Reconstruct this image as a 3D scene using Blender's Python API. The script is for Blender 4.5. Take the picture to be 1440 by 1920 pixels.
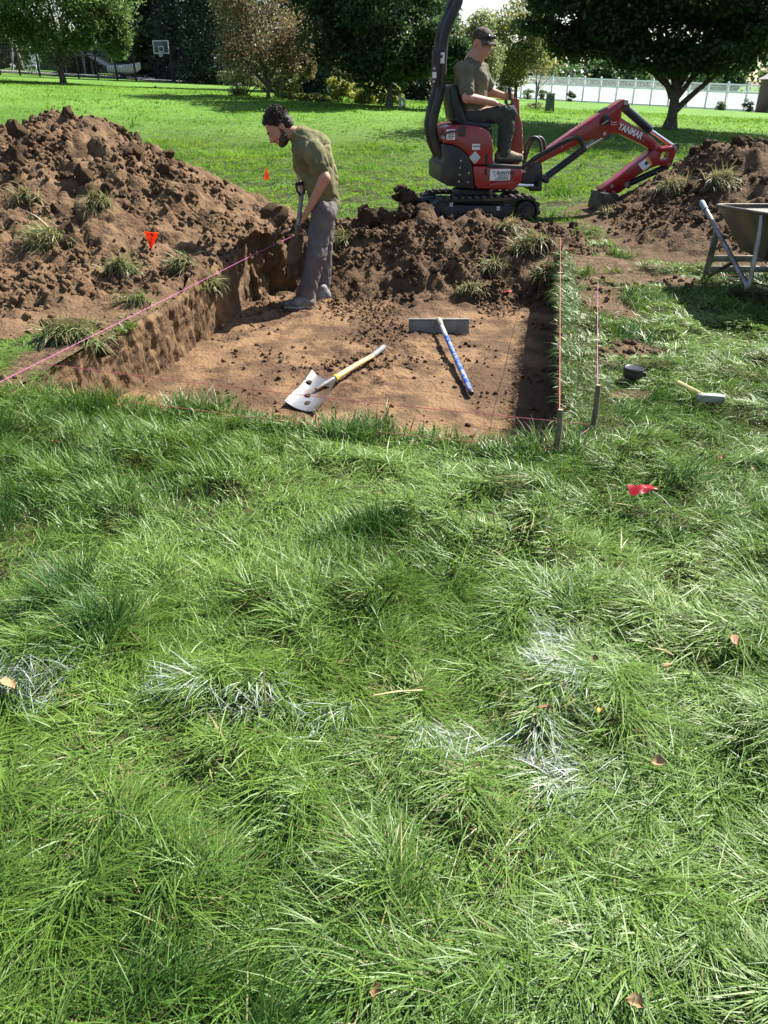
import bpy, bmesh, math, random
import numpy as np
from mathutils import Vector, Matrix, Euler
random.seed(7)
RNG = np.random.default_rng(7)
for _o in list(bpy.data.objects):
    bpy.data.objects.remove(_o)
SC = bpy.context.scene
COL = SC.collection
R = math.radians

# ------------------------------------------------------------------ camera
PITCH, FPX, CAMH = R(28.9), 1450.0, 1.3
cam_d = bpy.data.cameras.new('camera')
cam_d.sensor_width = 36.0
cam_d.lens = 36.0 * FPX / 1920.0
cam_d.clip_start, cam_d.clip_end = 0.02, 3000.0
cam = bpy.data.objects.new('camera', cam_d)
COL.objects.link(cam)
cam.location = (0, 0, CAMH)
cam.rotation_euler = (math.pi / 2 - PITCH, 0, 0)
SC.camera = cam

# ------------------------------------------------------------------ sky and sun
SUN_AZ, SUN_EL = R(52.0), R(46.0)          # azimuth clockwise from +Y
world = bpy.data.worlds.new('World')
SC.world = world
world.use_nodes = True
_wn = world.node_tree
_wn.nodes.clear()
_sky = _wn.nodes.new('ShaderNodeTexSky')
_sky.sky_type = 'NISHITA'
_sky.sun_disc = False
_sky.sun_elevation, _sky.sun_rotation = SUN_EL, SUN_AZ
_sky.air_density, _sky.dust_density, _sky.ozone_density = 1.0, 1.2, 1.0
_bg = _wn.nodes.new('ShaderNodeBackground')
_bg.inputs['Strength'].default_value = 0.068
_wo = _wn.nodes.new('ShaderNodeOutputWorld')
_wn.links.new(_sky.outputs[0], _bg.inputs[0])
_wn.links.new(_bg.outputs[0], _wo.inputs[0])
sun_d = bpy.data.lights.new('sun', 'SUN')
sun_d.energy, sun_d.angle, sun_d.color = 5.0, R(0.53), (1.0, 0.955, 0.88)
sun = bpy.data.objects.new('sun', sun_d)
COL.objects.link(sun)
TO_SUN = Vector((math.sin(SUN_AZ) * math.cos(SUN_EL), math.cos(SUN_AZ) * math.cos(SUN_EL), math.sin(SUN_EL)))
sun.rotation_euler = (-TO_SUN).to_track_quat('-Z', 'Y').to_euler()
sun.location = (20, 16, 30)
SC.view_settings.view_transform = 'Standard'
SC.view_settings.look = 'None'
SC.view_settings.gamma = 1.0
SC.view_settings.exposure = 1.45
SC.view_settings.use_curve_mapping = False

# ------------------------------------------------------------------ placing helpers (photo sight lines to real places)
def ray(px, py):
    dx, dy = (px - 720) / FPX, (960 - py) / FPX
    return Vector((dx, dy * math.sin(PITCH) + math.cos(PITCH), dy * math.cos(PITCH) - math.sin(PITCH)))
def aty(px, py, y):
    d = ray(px, py)
    return d * (y / d.y) + Vector((0, 0, CAMH))
def atz(px, py, z=0.0):
    d = ray(px, py)
    return d * ((z - CAMH) / d.z) + Vector((0, 0, CAMH))

# ------------------------------------------------------------------ numpy noise
def _hash(ix, iy, iz, seed):
    h = (ix.astype(np.int64) * 374761393 + iy.astype(np.int64) * 668265263 + iz.astype(np.int64) * 2147483647 + seed * 974711) & 0xffffffff
    h = ((h ^ (h >> 13)) * 1274126177) & 0xffffffff
    h = h ^ (h >> 16)
    return (h & 0xffff) / 65535.0
def vnoise(x, y, z=None, seed=0):
    x = np.asarray(x, float); y = np.asarray(y, float)
    z = np.zeros_like(x) if z is None else np.asarray(z, float)
    fx, fy, fz = np.floor(x), np.floor(y), np.floor(z)
    tx, ty, tz = x - fx, y - fy, z - fz
    tx, ty, tz = (t * t * (3 - 2 * t) for t in (tx, ty, tz))
    out = 0
    for a in (0, 1):
        for b in (0, 1):
            for c in (0, 1):
                w = (tx if a else 1 - tx) * (ty if b else 1 - ty) * (tz if c else 1 - tz)
                out = out + w * _hash(fx + a, fy + b, fz + c, seed)
    return out * 2 - 1
def fbm(x, y, z=None, octv=4, seed=0, gain=0.5):
    s, a, f = 0, 1.0, 1.0
    for i in range(octv):
        s = s + a * vnoise(x * f, y * f, None if z is None else z * f, seed + i * 17)
        a *= gain; f *= 2.03
    return s
def lumps(x, y, f, seed, lo=0.2):
    """rounded clod-like bumps: cells of random size and height"""
    x = np.asarray(x, float) * f; y = np.asarray(y, float) * f
    x, y = x + 0.35 * vnoise(x * 1.7, y * 1.7, seed=seed + 5), y + 0.35 * vnoise(x * 1.7 + 9, y * 1.7, seed=seed + 6)
    ix, iy = np.floor(x), np.floor(y); out = np.zeros_like(x)
    for a in (-1, 0, 1):
        for b in (-1, 0, 1):
            cx, cy = ix + a, iy + b; z = np.zeros_like(cx)
            hx, hy, hr = _hash(cx, cy, z, seed), _hash(cx, cy, z, seed + 1), _hash(cx, cy, z, seed + 2)
            d2 = (x - cx - hx) ** 2 + (y - cy - hy) ** 2; r = lo + (0.85 - lo) * hr
            out = np.maximum(out, np.sqrt(np.maximum(r * r - d2, 0)) * (0.5 + 0.7 * hy))
    return out
def sstep(a, b, x):
    t = np.clip((np.asarray(x, float) - a) / (b - a), 0, 1)
    return t * t * (3 - 2 * t)

# ------------------------------------------------------------------ materials
MATS = {}
def pm(name, c1, c2=None, scale=8.0, rough=0.6, metal=0.0, bump=0.0, bscale=40.0, detail=6.0, spec=0.4, lo=0.35, hi=0.65, coat=0.0, c3=None, s3=2.0, stretch=None):
    """procedural principled material: two colours mixed by noise, optional third by a larger noise, bump"""
    if name in MATS:
        return MATS[name]
    m = bpy.data.materials.new(name); m.use_nodes = True
    nt = m.node_tree; N = nt.nodes; L = nt.links
    b = N['Principled BSDF']
    b.inputs['Roughness'].default_value = rough
    b.inputs['Metallic'].default_value = metal
    b.inputs['Specular IOR Level'].default_value = spec
    if coat: b.inputs['Coat Weight'].default_value = coat; b.inputs['Coat Roughness'].default_value = 0.15
    tc = N.new('ShaderNodeTexCoord'); vec = tc.outputs['Object']
    if stretch:
        mp = N.new('ShaderNodeMapping'); mp.inputs['Scale'].default_value = stretch; L.new(vec, mp.inputs['Vector']); vec = mp.outputs[0]
    if c2 is None: c2 = tuple(x * 0.8 for x in c1)
    nz = N.new('ShaderNodeTexNoise'); nz.inputs['Scale'].default_value = scale; nz.inputs['Detail'].default_value = detail
    L.new(vec, nz.inputs['Vector'])
    rp = N.new('ShaderNodeValToRGB')
    rp.color_ramp.elements[0].position = lo; rp.color_ramp.elements[1].position = hi
    rp.color_ramp.elements[0].color = (*c1, 1); rp.color_ramp.elements[1].color = (*c2, 1)
    L.new(nz.outputs['Fac'], rp.inputs['Fac'])
    src = rp.outputs['Color']
    if c3 is not None:
        n3 = N.new('ShaderNodeTexNoise'); n3.inputs['Scale'].default_value = s3; n3.inputs['Detail'].default_value = 5
        L.new(tc.outputs['Object'], n3.inputs['Vector'])
        r3 = N.new('ShaderNodeValToRGB'); r3.color_ramp.elements[0].position = 0.48; r3.color_ramp.elements[1].position = 0.62
        L.new(n3.outputs['Fac'], r3.inputs['Fac'])
        mx = N.new('ShaderNodeMix'); mx.data_type = 'RGBA'
        L.new(r3.outputs['Color'], mx.inputs['Factor']); L.new(src, mx.inputs[6]); mx.inputs[7].default_value = (*c3, 1)
        src = mx.outputs[2]
    L.new(src, b.inputs['Base Color'])
    if bump:
        n2 = N.new('ShaderNodeTexNoise'); n2.inputs['Scale'].default_value = bscale; n2.inputs['Detail'].default_value = 8
        L.new(vec, n2.inputs['Vector'])
        bp = N.new('ShaderNodeBump'); bp.inputs['Strength'].default_value = bump; bp.inputs['Distance'].default_value = 0.02
        L.new(n2.outputs['Fac'], bp.inputs['Height']); L.new(bp.outputs[0], b.inputs['Normal'])
    MATS[name] = m
    return m
def leafmat(name, trans=0.35, rough=0.45, spec=0.3):
    """foliage: colour from the per-leaf attribute, with light passing through"""
    if name in MATS: return MATS[name]
    m = bpy.data.materials.new(name); m.use_nodes = True
    nt = m.node_tree; N = nt.nodes; L = nt.links
    b = N['Principled BSDF']; out = N['Material Output']
    b.inputs['Roughness'].default_value = rough; b.inputs['Specular IOR Level'].default_value = spec
    at = N.new('ShaderNodeAttribute'); at.attribute_name = 'Col'
    tr = N.new('ShaderNodeBsdfTranslucent')
    hs = N.new('ShaderNodeHueSaturation'); hs.inputs['Hue'].default_value = 0.485; hs.inputs['Saturation'].default_value = 1.1; hs.inputs['Value'].default_value = 1.25
    L.new(at.outputs['Color'], b.inputs['Base Color']); L.new(at.outputs['Color'], hs.inputs['Color']); L.new(hs.outputs[0], tr.inputs['Color'])
    mx = N.new('ShaderNodeMixShader'); mx.inputs[0].default_value = trans
    L.new(b.outputs[0], mx.inputs[1]); L.new(tr.outputs[0], mx.inputs[2]); L.new(mx.outputs[0], out.inputs['Surface'])
    MATS[name] = m
    return m

# ------------------------------------------------------------------ object helpers
def tag(o, label=None, cat=None, group=None, kind=None):
    if label: o['label'] = label
    if cat: o['category'] = cat
    if group: o['group'] = group
    if kind: o['kind'] = kind
    return o
def empty(name, loc=(0, 0, 0), rz=0.0):
    o = bpy.data.objects.new(name, None); COL.objects.link(o)
    o.location = loc; o.rotation_euler = (0, 0, rz); o.empty_display_size = 0.1
    return o
def link_mesh(name, me, mat=None, parent=None, loc=None, rot=None):
    o = bpy.data.objects.new(name, me); COL.objects.link(o)
    if mat is not None and not me.materials: me.materials.append(mat)
    if parent is not None: o.parent = parent
    if loc is not None: o.location = loc
    if rot is not None: o.rotation_euler = rot
    return o
def np_mesh(name, V, loops, starts, totals, col=None, smooth=True):
    me = bpy.data.meshes.new(name)
    me.vertices.add(len(V)); me.vertices.foreach_set('co', np.ascontiguousarray(V, np.float32).ravel())
    me.loops.add(len(loops)); me.loops.foreach_set('vertex_index', np.ascontiguousarray(loops, np.int32))
    me.polygons.add(len(starts)); me.polygons.foreach_set('loop_start', np.ascontiguousarray(starts, np.int32))
    if smooth: me.polygons.foreach_set('use_smooth', np.ones(len(starts), bool))
    if col is not None:
        ca = me.color_attributes.new('Col', 'FLOAT_COLOR', 'POINT')
        c4 = np.ones((len(V), 4), np.float32); c4[:, :3] = col
        ca.data.foreach_set('color', c4.ravel())
    me.update(calc_edges=True); me.validate()
    return me
def quads_mesh(name, V, Q, col=None, smooth=True):
    Q = np.asarray(Q, np.int32)
    k = Q.shape[1]
    return np_mesh(name, V, Q.ravel(), np.arange(len(Q)) * k, None, col, smooth)
def grid_faces(nu, nv, keep=None):
    i, j = np.meshgrid(np.arange(nu - 1), np.arange(nv - 1), indexing='ij')
    a = i * nv + j
    Q = np.stack([a, a + nv, a + nv + 1, a + 1], -1).reshape(-1, 4)
    return Q if keep is None else Q[keep.ravel()]

class MB:
    """collects shapes, builds ONE mesh object"""
    def __init__(s): s.v = []; s.f = []
    def add(s, vs, fs):
        o = len(s.v); s.v += [tuple(p) for p in vs]; s.f += [tuple(i + o for i in f) for f in fs]; return s
    def box(s, c, d, rot=None):
        M = Euler(rot).to_matrix() if rot is not None else Matrix.Identity(3)
        vs = [M @ Vector((x * d[0] / 2, y * d[1] / 2, z * d[2] / 2)) + Vector(c) for x in (-1, 1) for y in (-1, 1) for z in (-1, 1)]
        return s.add(vs, [(0, 1, 3, 2), (4, 6, 7, 5), (0, 4, 5, 1), (2, 3, 7, 6), (0, 2, 6, 4), (1, 5, 7, 3)])
    def bar(s, a, b, w, h, up=(0, 0, 1)):
        a, b = Vector(a), Vector(b); d = (b - a).normalized(); x = d.cross(Vector(up))
        if x.length < 1e-4: x = d.cross(Vector((1, 0, 0)))
        x.normalize(); y = x.cross(d)
        vs = [p + x * i * w / 2 + y * j * h / 2 for p in (a, b) for i, j in ((-1, -1), (1, -1), (1, 1), (-1, 1))]
        return s.add(vs, [(3, 2, 1, 0), (4, 5, 6, 7), (0, 1, 5, 4), (1, 2, 6, 5), (2, 3, 7, 6), (3, 0, 4, 7)])
    def prism(s, poly, v0, v1):
        """poly in (x, z); extruded along y from v0 to v1"""
        n = len(poly)
        ar = sum(poly[i][0] * poly[(i + 1) % n][1] - poly[(i + 1) % n][0] * poly[i][1] for i in range(n))
        if ar < 0: poly = poly[::-1]
        vs = [(p[0], v0, p[1]) for p in poly] + [(p[0], v1, p[1]) for p in poly]
        fs = [tuple(range(n)), tuple(range(2 * n - 1, n - 1, -1))]
        fs += [(i, i + n, (i + 1) % n + n, (i + 1) % n) for i in range(n)]
        return s.add(vs, fs)
    def tube(s, path, r, n=10, cap=True):
        path = [Vector(p) for p in path]; m = len(path)
        rr = r if isinstance(r, (list, tuple)) else [r] * m
        base = len(s.v); prev = None
        for i, p in enumerate(path):
            d = (path[min(i + 1, m - 1)] - path[max(i - 1, 0)]).normalized()
            if prev is None:
                x = d.orthogonal().normalized()
            else:
                x = (prev - d * prev.dot(d)).normalized()
            prev = x; y = d.cross(x)
            for k in range(n):
                a = 2 * math.pi * k / n
                s.v.append(tuple(p + (x * math.cos(a) + y * math.sin(a)) * rr[i]))
        for i in range(m - 1):
            for k in range(n):
                k2 = (k + 1) % n
                s.f.append((base + i * n + k, base + i * n + k2, base + (i + 1) * n + k2, base + (i + 1) * n + k))
        if cap:
            s.f.append(tuple(base + k for k in range(n - 1, -1, -1)))
            s.f.append(tuple(base + (m - 1) * n + k for k in range(n)))
        return s
    def lathe(s, prof, n=20, c=(0, 0, 0), axis='z'):
        base = len(s.v)
        for r, h in prof:
            for k in range(n):
                a = 2 * math.pi * k / n
                p = (r * math.cos(a), r * math.sin(a), h)
                if axis == 'y': p = (p[0], p[2], p[1])
                if axis == 'x': p = (p[2], p[0], p[1])
                s.v.append((p[0] + c[0], p[1] + c[1], p[2] + c[2]))
        m = len(prof)
        for i in range(m - 1):
            for k in range(n):
                k2 = (k + 1) % n
                s.f.append((base + i * n + k, base + i * n + k2, base + (i + 1) * n + k2, base + (i + 1) * n + k))
        s.f.append(tuple(base + k for k in range(n - 1, -1, -1)))
        s.f.append(tuple(base + (m - 1) * n + k for k in range(n)))
        return s
    def mesh(s, name, bevel=0.0, seg=2, smooth=35):
        me = bpy.data.meshes.new(name)
        me.from_pydata(s.v, [], s.f); me.update()
        bm = bmesh.new(); bm.from_mesh(me)
        bmesh.ops.recalc_face_normals(bm, faces=bm.faces)
        if bevel:
            es = [e for e in bm.edges if len(e.link_faces) == 2 and e.calc_face_angle(0) > R(30)]
            bmesh.ops.bevel(bm, geom=es, offset=bevel, segments=seg, affect='EDGES', profile=0.5, clamp_overlap=True)
        bm.to_mesh(me); bm.free()
        if smooth:
            me.polygons.foreach_set('use_smooth', np.ones(len(me.polygons), bool))
            me.set_sharp_from_angle(angle=R(smooth))
        return me
    def build(s, name, mat, parent=None, bevel=0.0, seg=2, smooth=35, loc=None, rot=None):
        return link_mesh(name, s.mesh(name, bevel, seg, smooth), mat, parent, loc, rot)
def text_part(name, txt, size, mat, parent, M, ext=0.0006, bold=0.0, shear=0.0, align='LEFT'):
    cu = bpy.data.curves.new(name, 'FONT'); cu.body = txt; cu.size = size; cu.extrude = ext; cu.offset = bold; cu.shear = shear
    cu.align_x = align; cu.resolution_u = 3
    t = bpy.data.objects.new(name + '_src', cu); COL.objects.link(t)
    dg = bpy.context.evaluated_depsgraph_get(); dg.update()
    me = bpy.data.meshes.new_from_object(t.evaluated_get(dg))
    bpy.data.objects.remove(t); bpy.data.curves.remove(cu)
    me.name = name; me.transform(M); me.materials.clear()
    return link_mesh(name, me, mat, parent)
def smooth_path(pts, n=6):
    """Catmull-Rom through the points"""
    P = [Vector(p) for p in pts]; P = [P[0] * 2 - P[1]] + P + [P[-1] * 2 - P[-2]]
    out = []
    for i in range(1, len(P) - 2):
        for k in range(n):
            t = k / n
            out.append(0.5 * ((2 * P[i]) + (P[i + 1] - P[i - 1]) * t + (2 * P[i - 1] - 5 * P[i] + 4 * P[i + 1] - P[i + 2]) * t * t + (3 * P[i] - P[i - 1] - 3 * P[i + 1] + P[i + 2]) * t ** 3))
    out.append(P[-2]); return out
# ================================================================== terrain shape
TH = R(11.0)
CT, ST = math.cos(TH), math.sin(TH)
def to_uv(x, y): return x * CT - y * ST, x * ST + y * CT
def to_xy(u, v): return u * CT + v * ST, -u * ST + v * CT
U0, U1, V0, V1, FLOOR = -2.44, 0.20, 2.94, 7.6, -0.39
def gz(x, y):
    x = np.asarray(x, float); y = np.asarray(y, float)
    s = sstep(8, 28, y)
    return 0.011 * np.clip(y - 30, 0, 32) * sstep(5, -6, x) + s * np.clip(0.72 - 0.045 * x, -0.75, 2.4) + 0.06 * sstep(6, 9, y) + 0.012 * fbm(x * 0.8, y * 0.8, seed=5, octv=3) * sstep(60, 20, y)
def mound_left(x, y):
    x = np.asarray(x, float); y = np.asarray(y, float)
    dx = np.maximum(x + 2.55 + 0.15 * vnoise(y * 1.1, x * 0.3, seed=3), 0) / 1.55
    dl = np.maximum(-5.6 - x, 0) / 2.0
    df = np.maximum(7.55 - y + 0.25 * vnoise(x * 0.9, y * 0.2, seed=4), 0) / 2.75
    db = np.maximum(y - 8.3, 0) / 1.7
    r = np.sqrt(dx * dx + df * df + db * db + dl * dl)
    p = 1.0 + 0.45 * df / (df + dx + 1e-3)
    core = np.clip(1 - r, 0, 1) ** p
    h = 0.84 * core
    apron = 0.05 * sstep(1.22, 1.0, r + 0.08 * vnoise(x * 3, y * 3, seed=8))
    m = sstep(0.0, 0.05, h + apron)
    rough = 0.075 * fbm(x * 2.3, y * 2.3, seed=11, octv=3) * sstep(0.03, 0.5, h)
    rough = rough + m * ((0.35 + 0.65 * sstep(-0.2, 0.6, vnoise(x * 1.6, y * 1.6, seed=17) + 1.2 * sstep(0.3, 0.7, h))) * 0.10 * lumps(x, y, 6, 500) + 0.055 * lumps(x, y, 14, 510) + 0.022 * lumps(x, y, 30, 520) + 0.008 * vnoise(x * 41, y * 41, seed=15) - 0.018)
    return np.where(h + apron > 0.004, h + apron + rough * m, 0.0), h + apron
def mound_right(x, y):
    x = np.asarray(x, float); y = np.asarray(y, float)
    dx = np.maximum(3.2 - x + 0.12 * vnoise(y * 1.3, x * 0.4, seed=23), 0) / 1.0
    dr = np.maximum(x - 5.6, 0) / 1.5
    df = np.maximum(8.25 - y + 0.2 * vnoise(x * 1.1, y * 0.2, seed=24), 0) / 1.75
    db = np.maximum(y - 8.6, 0) / 1.1
    r = np.sqrt(dx * dx + df * df + db * db + dr * dr)
    h = (0.52 + 0.12 * sstep(2.9, 3.5, x)) * np.clip(1 - r, 0, 1) ** 1.05
    apron = 0.035 * sstep(1.5, 0.9, r + 0.1 * vnoise(x * 3, y * 3, seed=28))
    m = sstep(0.0, 0.05, h + apron)
    rough = 0.06 * fbm(x * 2.6, y * 2.6, seed=31, octv=3) * sstep(0.03, 0.4, h)
    rough = rough + m * (0.10 * lumps(x, y, 7, 530) * sstep(-0.5, 0.5, vnoise(x * 1.8, y * 1.8, seed=37)) + 0.05 * lumps(x, y, 15, 540) + 0.022 * lumps(x, y, 30, 545) + 0.008 * vnoise(x * 37, y * 37, seed=35) - 0.012)
    return np.where(h + apron > 0.004, h + apron + rough * m, 0.0), h + apron
def ridge(x, y):
    """loose earth banked against the far end of the pit; absolute height, nan where there is none"""
    u, v = to_uv(np.asarray(x, float), np.asarray(y, float))
    c = np.interp(u, [-2.75, -2.3, -1.95, -1.72, -1.45, -1.18, -0.85, -0.45, -0.1, 0.25, 0.6], [0.04, 0.07, 0.08, 0.17, 0.09, 0.19, 0.08, 0.05, 0.04, 0.05, 0.05])
    c = c + 0.05 * vnoise(u * 4, v * 2, seed=41)
    vs = 6.72 + 0.22 * vnoise(u * 1.7, 0 * u, seed=42) + 0.25 * sstep(-1.9, -2.4, u)
    s = np.clip((v - vs) / (7.5 - vs), 0, 1)
    s = 0.55 * s + 0.45 * s * s * (3 - 2 * s)
    front = FLOOR + (c - FLOOR) * s
    back = c * (1 - sstep(7.95, 8.45, v)) + 0.03
    z = np.where(v < 7.85, front, back)
    m = sstep(0.0, 0.12, s)
    z = z + m * (0.085 * fbm(u * 3.1, v * 3.1, seed=43, octv=3) * sstep(0.05, 0.4, s) + 0.12 * lumps(u, v, 6.5, 550) * sstep(-0.5, 0.5, vnoise(u * 2.1, v * 2.1, seed=48)) + 0.05 * lumps(u, v, 15, 560) + 0.022 * lumps(u, v, 31, 565) + 0.008 * vnoise(u * 43, v * 43, seed=47) - 0.04)
    ok = (u > -2.95) & (u < 0.75) & (v > vs - 0.05) & (v < 8.5)
    z = z - 0.5 * sstep(0.35, 0.75, u) - 0.35 * sstep(-2.5, -2.95, u) - 0.25 * sstep(8.3, 8.5, v)
    return z, ok
def floor_z(x, y):
    u, v = to_uv(np.asarray(x, float), np.asarray(y, float))
    loose = sstep(0.05, 0.5, vnoise(u * 1.25 + 0.4, v * 1.25, seed=51))
    return FLOOR + 0.014 * fbm(u * 1.6, v * 1.6, seed=52, octv=4) + 0.005 * fbm(u * 11, v * 11, seed=58, octv=3) + 0.006 * (1 - np.abs(vnoise(u * 5 + v * 0.6, v * 0.7, seed=59))) ** 6 + 0.010 * lumps(u, v, 9, 580) * sstep(0.0, 0.6, vnoise(u * 2.3, v * 2.3, seed=60)) + loose * (0.012 + 0.030 * lumps(u, v, 14, 570) + 0.018 * lumps(u, v, 30, 575) + 0.006 * vnoise(u * 33, v * 33, seed=56) - 0.006) + 0.004 * vnoise(u * 24, v * 24, seed=54) + 0.03 * sstep(6.2, 6.9, v) * (1 + vnoise(u * 12, v * 12, seed=57))
LEDGE = 0.18                              # the near edge was dug askew: it runs this much further in at the left
def in_pit(x, y, grow=0.0):
    u, v = to_uv(x, y)
    near = V0 + LEDGE * np.clip((U1 - u) / (U1 - U0), 0, 1)
    return (u > U0 - grow) & (u < U1 + grow) & (v > near - grow) & (v < V1 + grow)
BARE = [(1.42, 4.22, 0.24, 0.30), (1.52, 5.35, 0.17, 0.5), (2.0, 6.05, 0.5, 0.26), (1.75, 6.75, 0.36, 0.5), (2.35, 6.65, 0.4, 0.2), (1.95, 3.9, 0.14, 0.12),
        (-1.95, 4.75, 0.45, 0.45), (-2.7, 5.1, 1.0, 0.35), (-1.85, 4.1, 0.25, 0.4), (-1.6, 3.62, 0.28, 0.16), (1.22, 3.55, 0.10, 0.08), (0.62, 8.2, 1.2, 0.3), (-1.72, 4.55, 0.22, 0.5), (-1.62, 5.15, 0.25, 0.5), (-1.48, 5.8, 0.22, 0.5)]
def bare(x, y):
    """1 on bare earth, 0 on lawn"""
    x = np.asarray(x, float); y = np.asarray(y, float)
    w = np.zeros_like(x)
    n = 0.45 * fbm(x * 3.5, y * 3.5, seed=61, octv=3)
    for cx, cy, rx, ry in BARE:
        d = np.sqrt(((x - cx) / rx) ** 2 + ((y - cy) / ry) ** 2) + n
        w = np.maximum(w, sstep(1.15, 0.75, d))
    for fn in (mound_left, mound_right):
        w = np.maximum(w, sstep(0.012, 0.035, fn(x, y)[1]))
    return w

# ================================================================== earth and lawn materials
SOIL = pm('dry_and_damp_soil', (0.078, 0.047, 0.026), (0.175, 0.112, 0.064), scale=7, rough=0.95, bump=1.0, bscale=45, spec=0.15, c3=(0.128, 0.080, 0.045), s3=1.6)
SOIL_DARK = pm('damp_topsoil', (0.060, 0.037, 0.021), (0.142, 0.091, 0.052), scale=9, rough=0.95, bump=1.0, bscale=50, spec=0.15, c3=(0.094, 0.059, 0.033), s3=2.2)
SOIL_FLOOR = pm('trodden_clay', (0.195, 0.118, 0.062), (0.085, 0.050, 0.027), scale=4.5, rough=0.93, bump=1.0, bscale=38, detail=9, spec=0.2, lo=0.42, hi=0.60, c3=(0.088, 0.052, 0.028), s3=1.15)
SOIL_WALL = pm('cut_clay', (0.185, 0.116, 0.060), (0.085, 0.052, 0.029), scale=9, rough=0.93, bump=1.0, bscale=30, spec=0.2, stretch=(1, 1, 0.6), c3=(0.10, 0.06, 0.033), s3=5)
def ground_material():
    m = bpy.data.materials.new('lawn_ground'); m.use_nodes = True
    nt = m.node_tree; N = nt.nodes; L = nt.links; b = N['Principled BSDF']
    b.inputs['Roughness'].default_value = 0.9; b.inputs['Specular IOR Level'].default_value = 0.15
    tc = N.new('ShaderNodeTexCoord')
    def noise(s, d=6):
        n = N.new('ShaderNodeTexNoise'); n.inputs['Scale'].default_value = s; n.inputs['Detail'].default_value = d
        L.new(tc.outputs['Object'], n.inputs['Vector']); return n
    def ramp(n, p0, c0, p1, c1):
        r = N.new('ShaderNodeValToRGB'); e = r.color_ramp.elements
        e[0].position, e[0].color = p0, (*c0, 1); e[1].position, e[1].color = p1, (*c1, 1)
        L.new(n.outputs['Fac'], r.inputs['Fac']); return r
    green = ramp(noise(0.55, 9), 0.38, (0.090, 0.200, 0.024), 0.64, (0.140, 0.265, 0.045))
    fine = ramp(noise(9, 8), 0.35, (0.72, 0.74, 0.72), 0.7, (1.18, 1.16, 1.1))
    mul = N.new('ShaderNodeMix'); mul.data_type = 'RGBA'; mul.blend_type = 'MULTIPLY'; mul.inputs['Factor'].default_value = 1
    L.new(green.outputs[0], mul.inputs[6]); L.new(fine.outputs[0], mul.inputs[7])
    thatch = ramp(noise(30, 6), 0.35, (0.016, 0.030, 0.008), 0.68, (0.075, 0.070, 0.030))
    soil = ramp(noise(14, 8), 0.35, (0.066, 0.040, 0.022), 0.65, (0.155, 0.098, 0.056))
    al = N.new('ShaderNodeAttribute'); al.attribute_name = 'lawn'
    asl = N.new('ShaderNodeAttribute'); asl.attribute_name = 'soil'
    m1 = N.new('ShaderNodeMix'); m1.data_type = 'RGBA'
    L.new(al.outputs['Fac'], m1.inputs['Factor']); L.new(thatch.outputs[0], m1.inputs[6]); L.new(mul.outputs[2], m1.inputs[7])
    m2 = N.new('ShaderNodeMix'); m2.data_type = 'RGBA'
    L.new(asl.outputs['Fac'], m2.inputs['Factor']); L.new(m1.outputs[2], m2.inputs[6]); L.new(soil.outputs[0], m2.inputs[7])
    L.new(m2.outputs[2], b.inputs['Base Color'])
    bp = N.new('ShaderNodeBump'); bp.inputs['Strength'].default_value = 0.9; bp.inputs['Distance'].default_value = 0.03
    L.new(noise(45, 8).outputs['Fac'], bp.inputs['Height']); L.new(bp.outputs[0], b.inputs['Normal'])
    return m

# ================================================================== ground sheet with the pit cut out
def spaced(lo, hi, fine_lo, fine_hi, step, grow=1.22):
    a = list(np.arange(fine_lo, fine_hi + 1e-6, step))
    d = step
    while a[-1] < hi: d *= grow; a.append(a[-1] + d)
    d = step
    while a[0] > lo: d *= grow; a.insert(0, a[0] - d)
    return np.array(a)
us = spaced(-900, 900, -6.5, 4.5, 0.09)
vs_ = spaced(-200, 1600, 0.0, 9.5, 0.09, 1.09)
def snap(a, vals):
    for x in vals: a[np.argmin(np.abs(a - x))] = x
    return a
us = snap(us, [U0, U1]); vs_ = snap(vs_, [V0, V1])
UU, VV = np.meshgrid(us, vs_, indexing='ij')
XX, YY = to_xy(UU, VV)
ZZ = gz(XX, YY) + 0.05 * sstep(0.1, 0.9, 0.0 * XX)
bb = bare(XX, YY)
ZZ = ZZ + 0.02 * bb * fbm(XX * 4, YY * 4, seed=66, octv=3) * sstep(0, 1, bb) * sstep(12, 9, YY)
uc = 0.5 * (us[:-1] + us[1:])[:, None]; vc = 0.5 * (vs_[:-1] + vs_[1:])[None, :]
keep = ~((uc > U0) & (uc < U1) & (vc > V0) & (vc < V1))
me = quads_mesh('ground', np.stack([XX, YY, ZZ], -1).reshape(-1, 3), grid_faces(len(us), len(vs_), keep)[:, ::-1])
for nm, arr in (('lawn', sstep(9, 24, YY)), ('soil', bb)):
    at = me.attributes.new(nm, 'FLOAT', 'POINT'); at.data.foreach_set('value', arr.ravel().astype(np.float32))
ground = link_mesh('ground', me, ground_material())
tag(ground, kind='structure')
_n = np.zeros(3 * len(me.polygons), np.float32); me.polygons.foreach_get('normal', _n)
if _n[2::3].mean() < 0: me.flip_normals()

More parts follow.
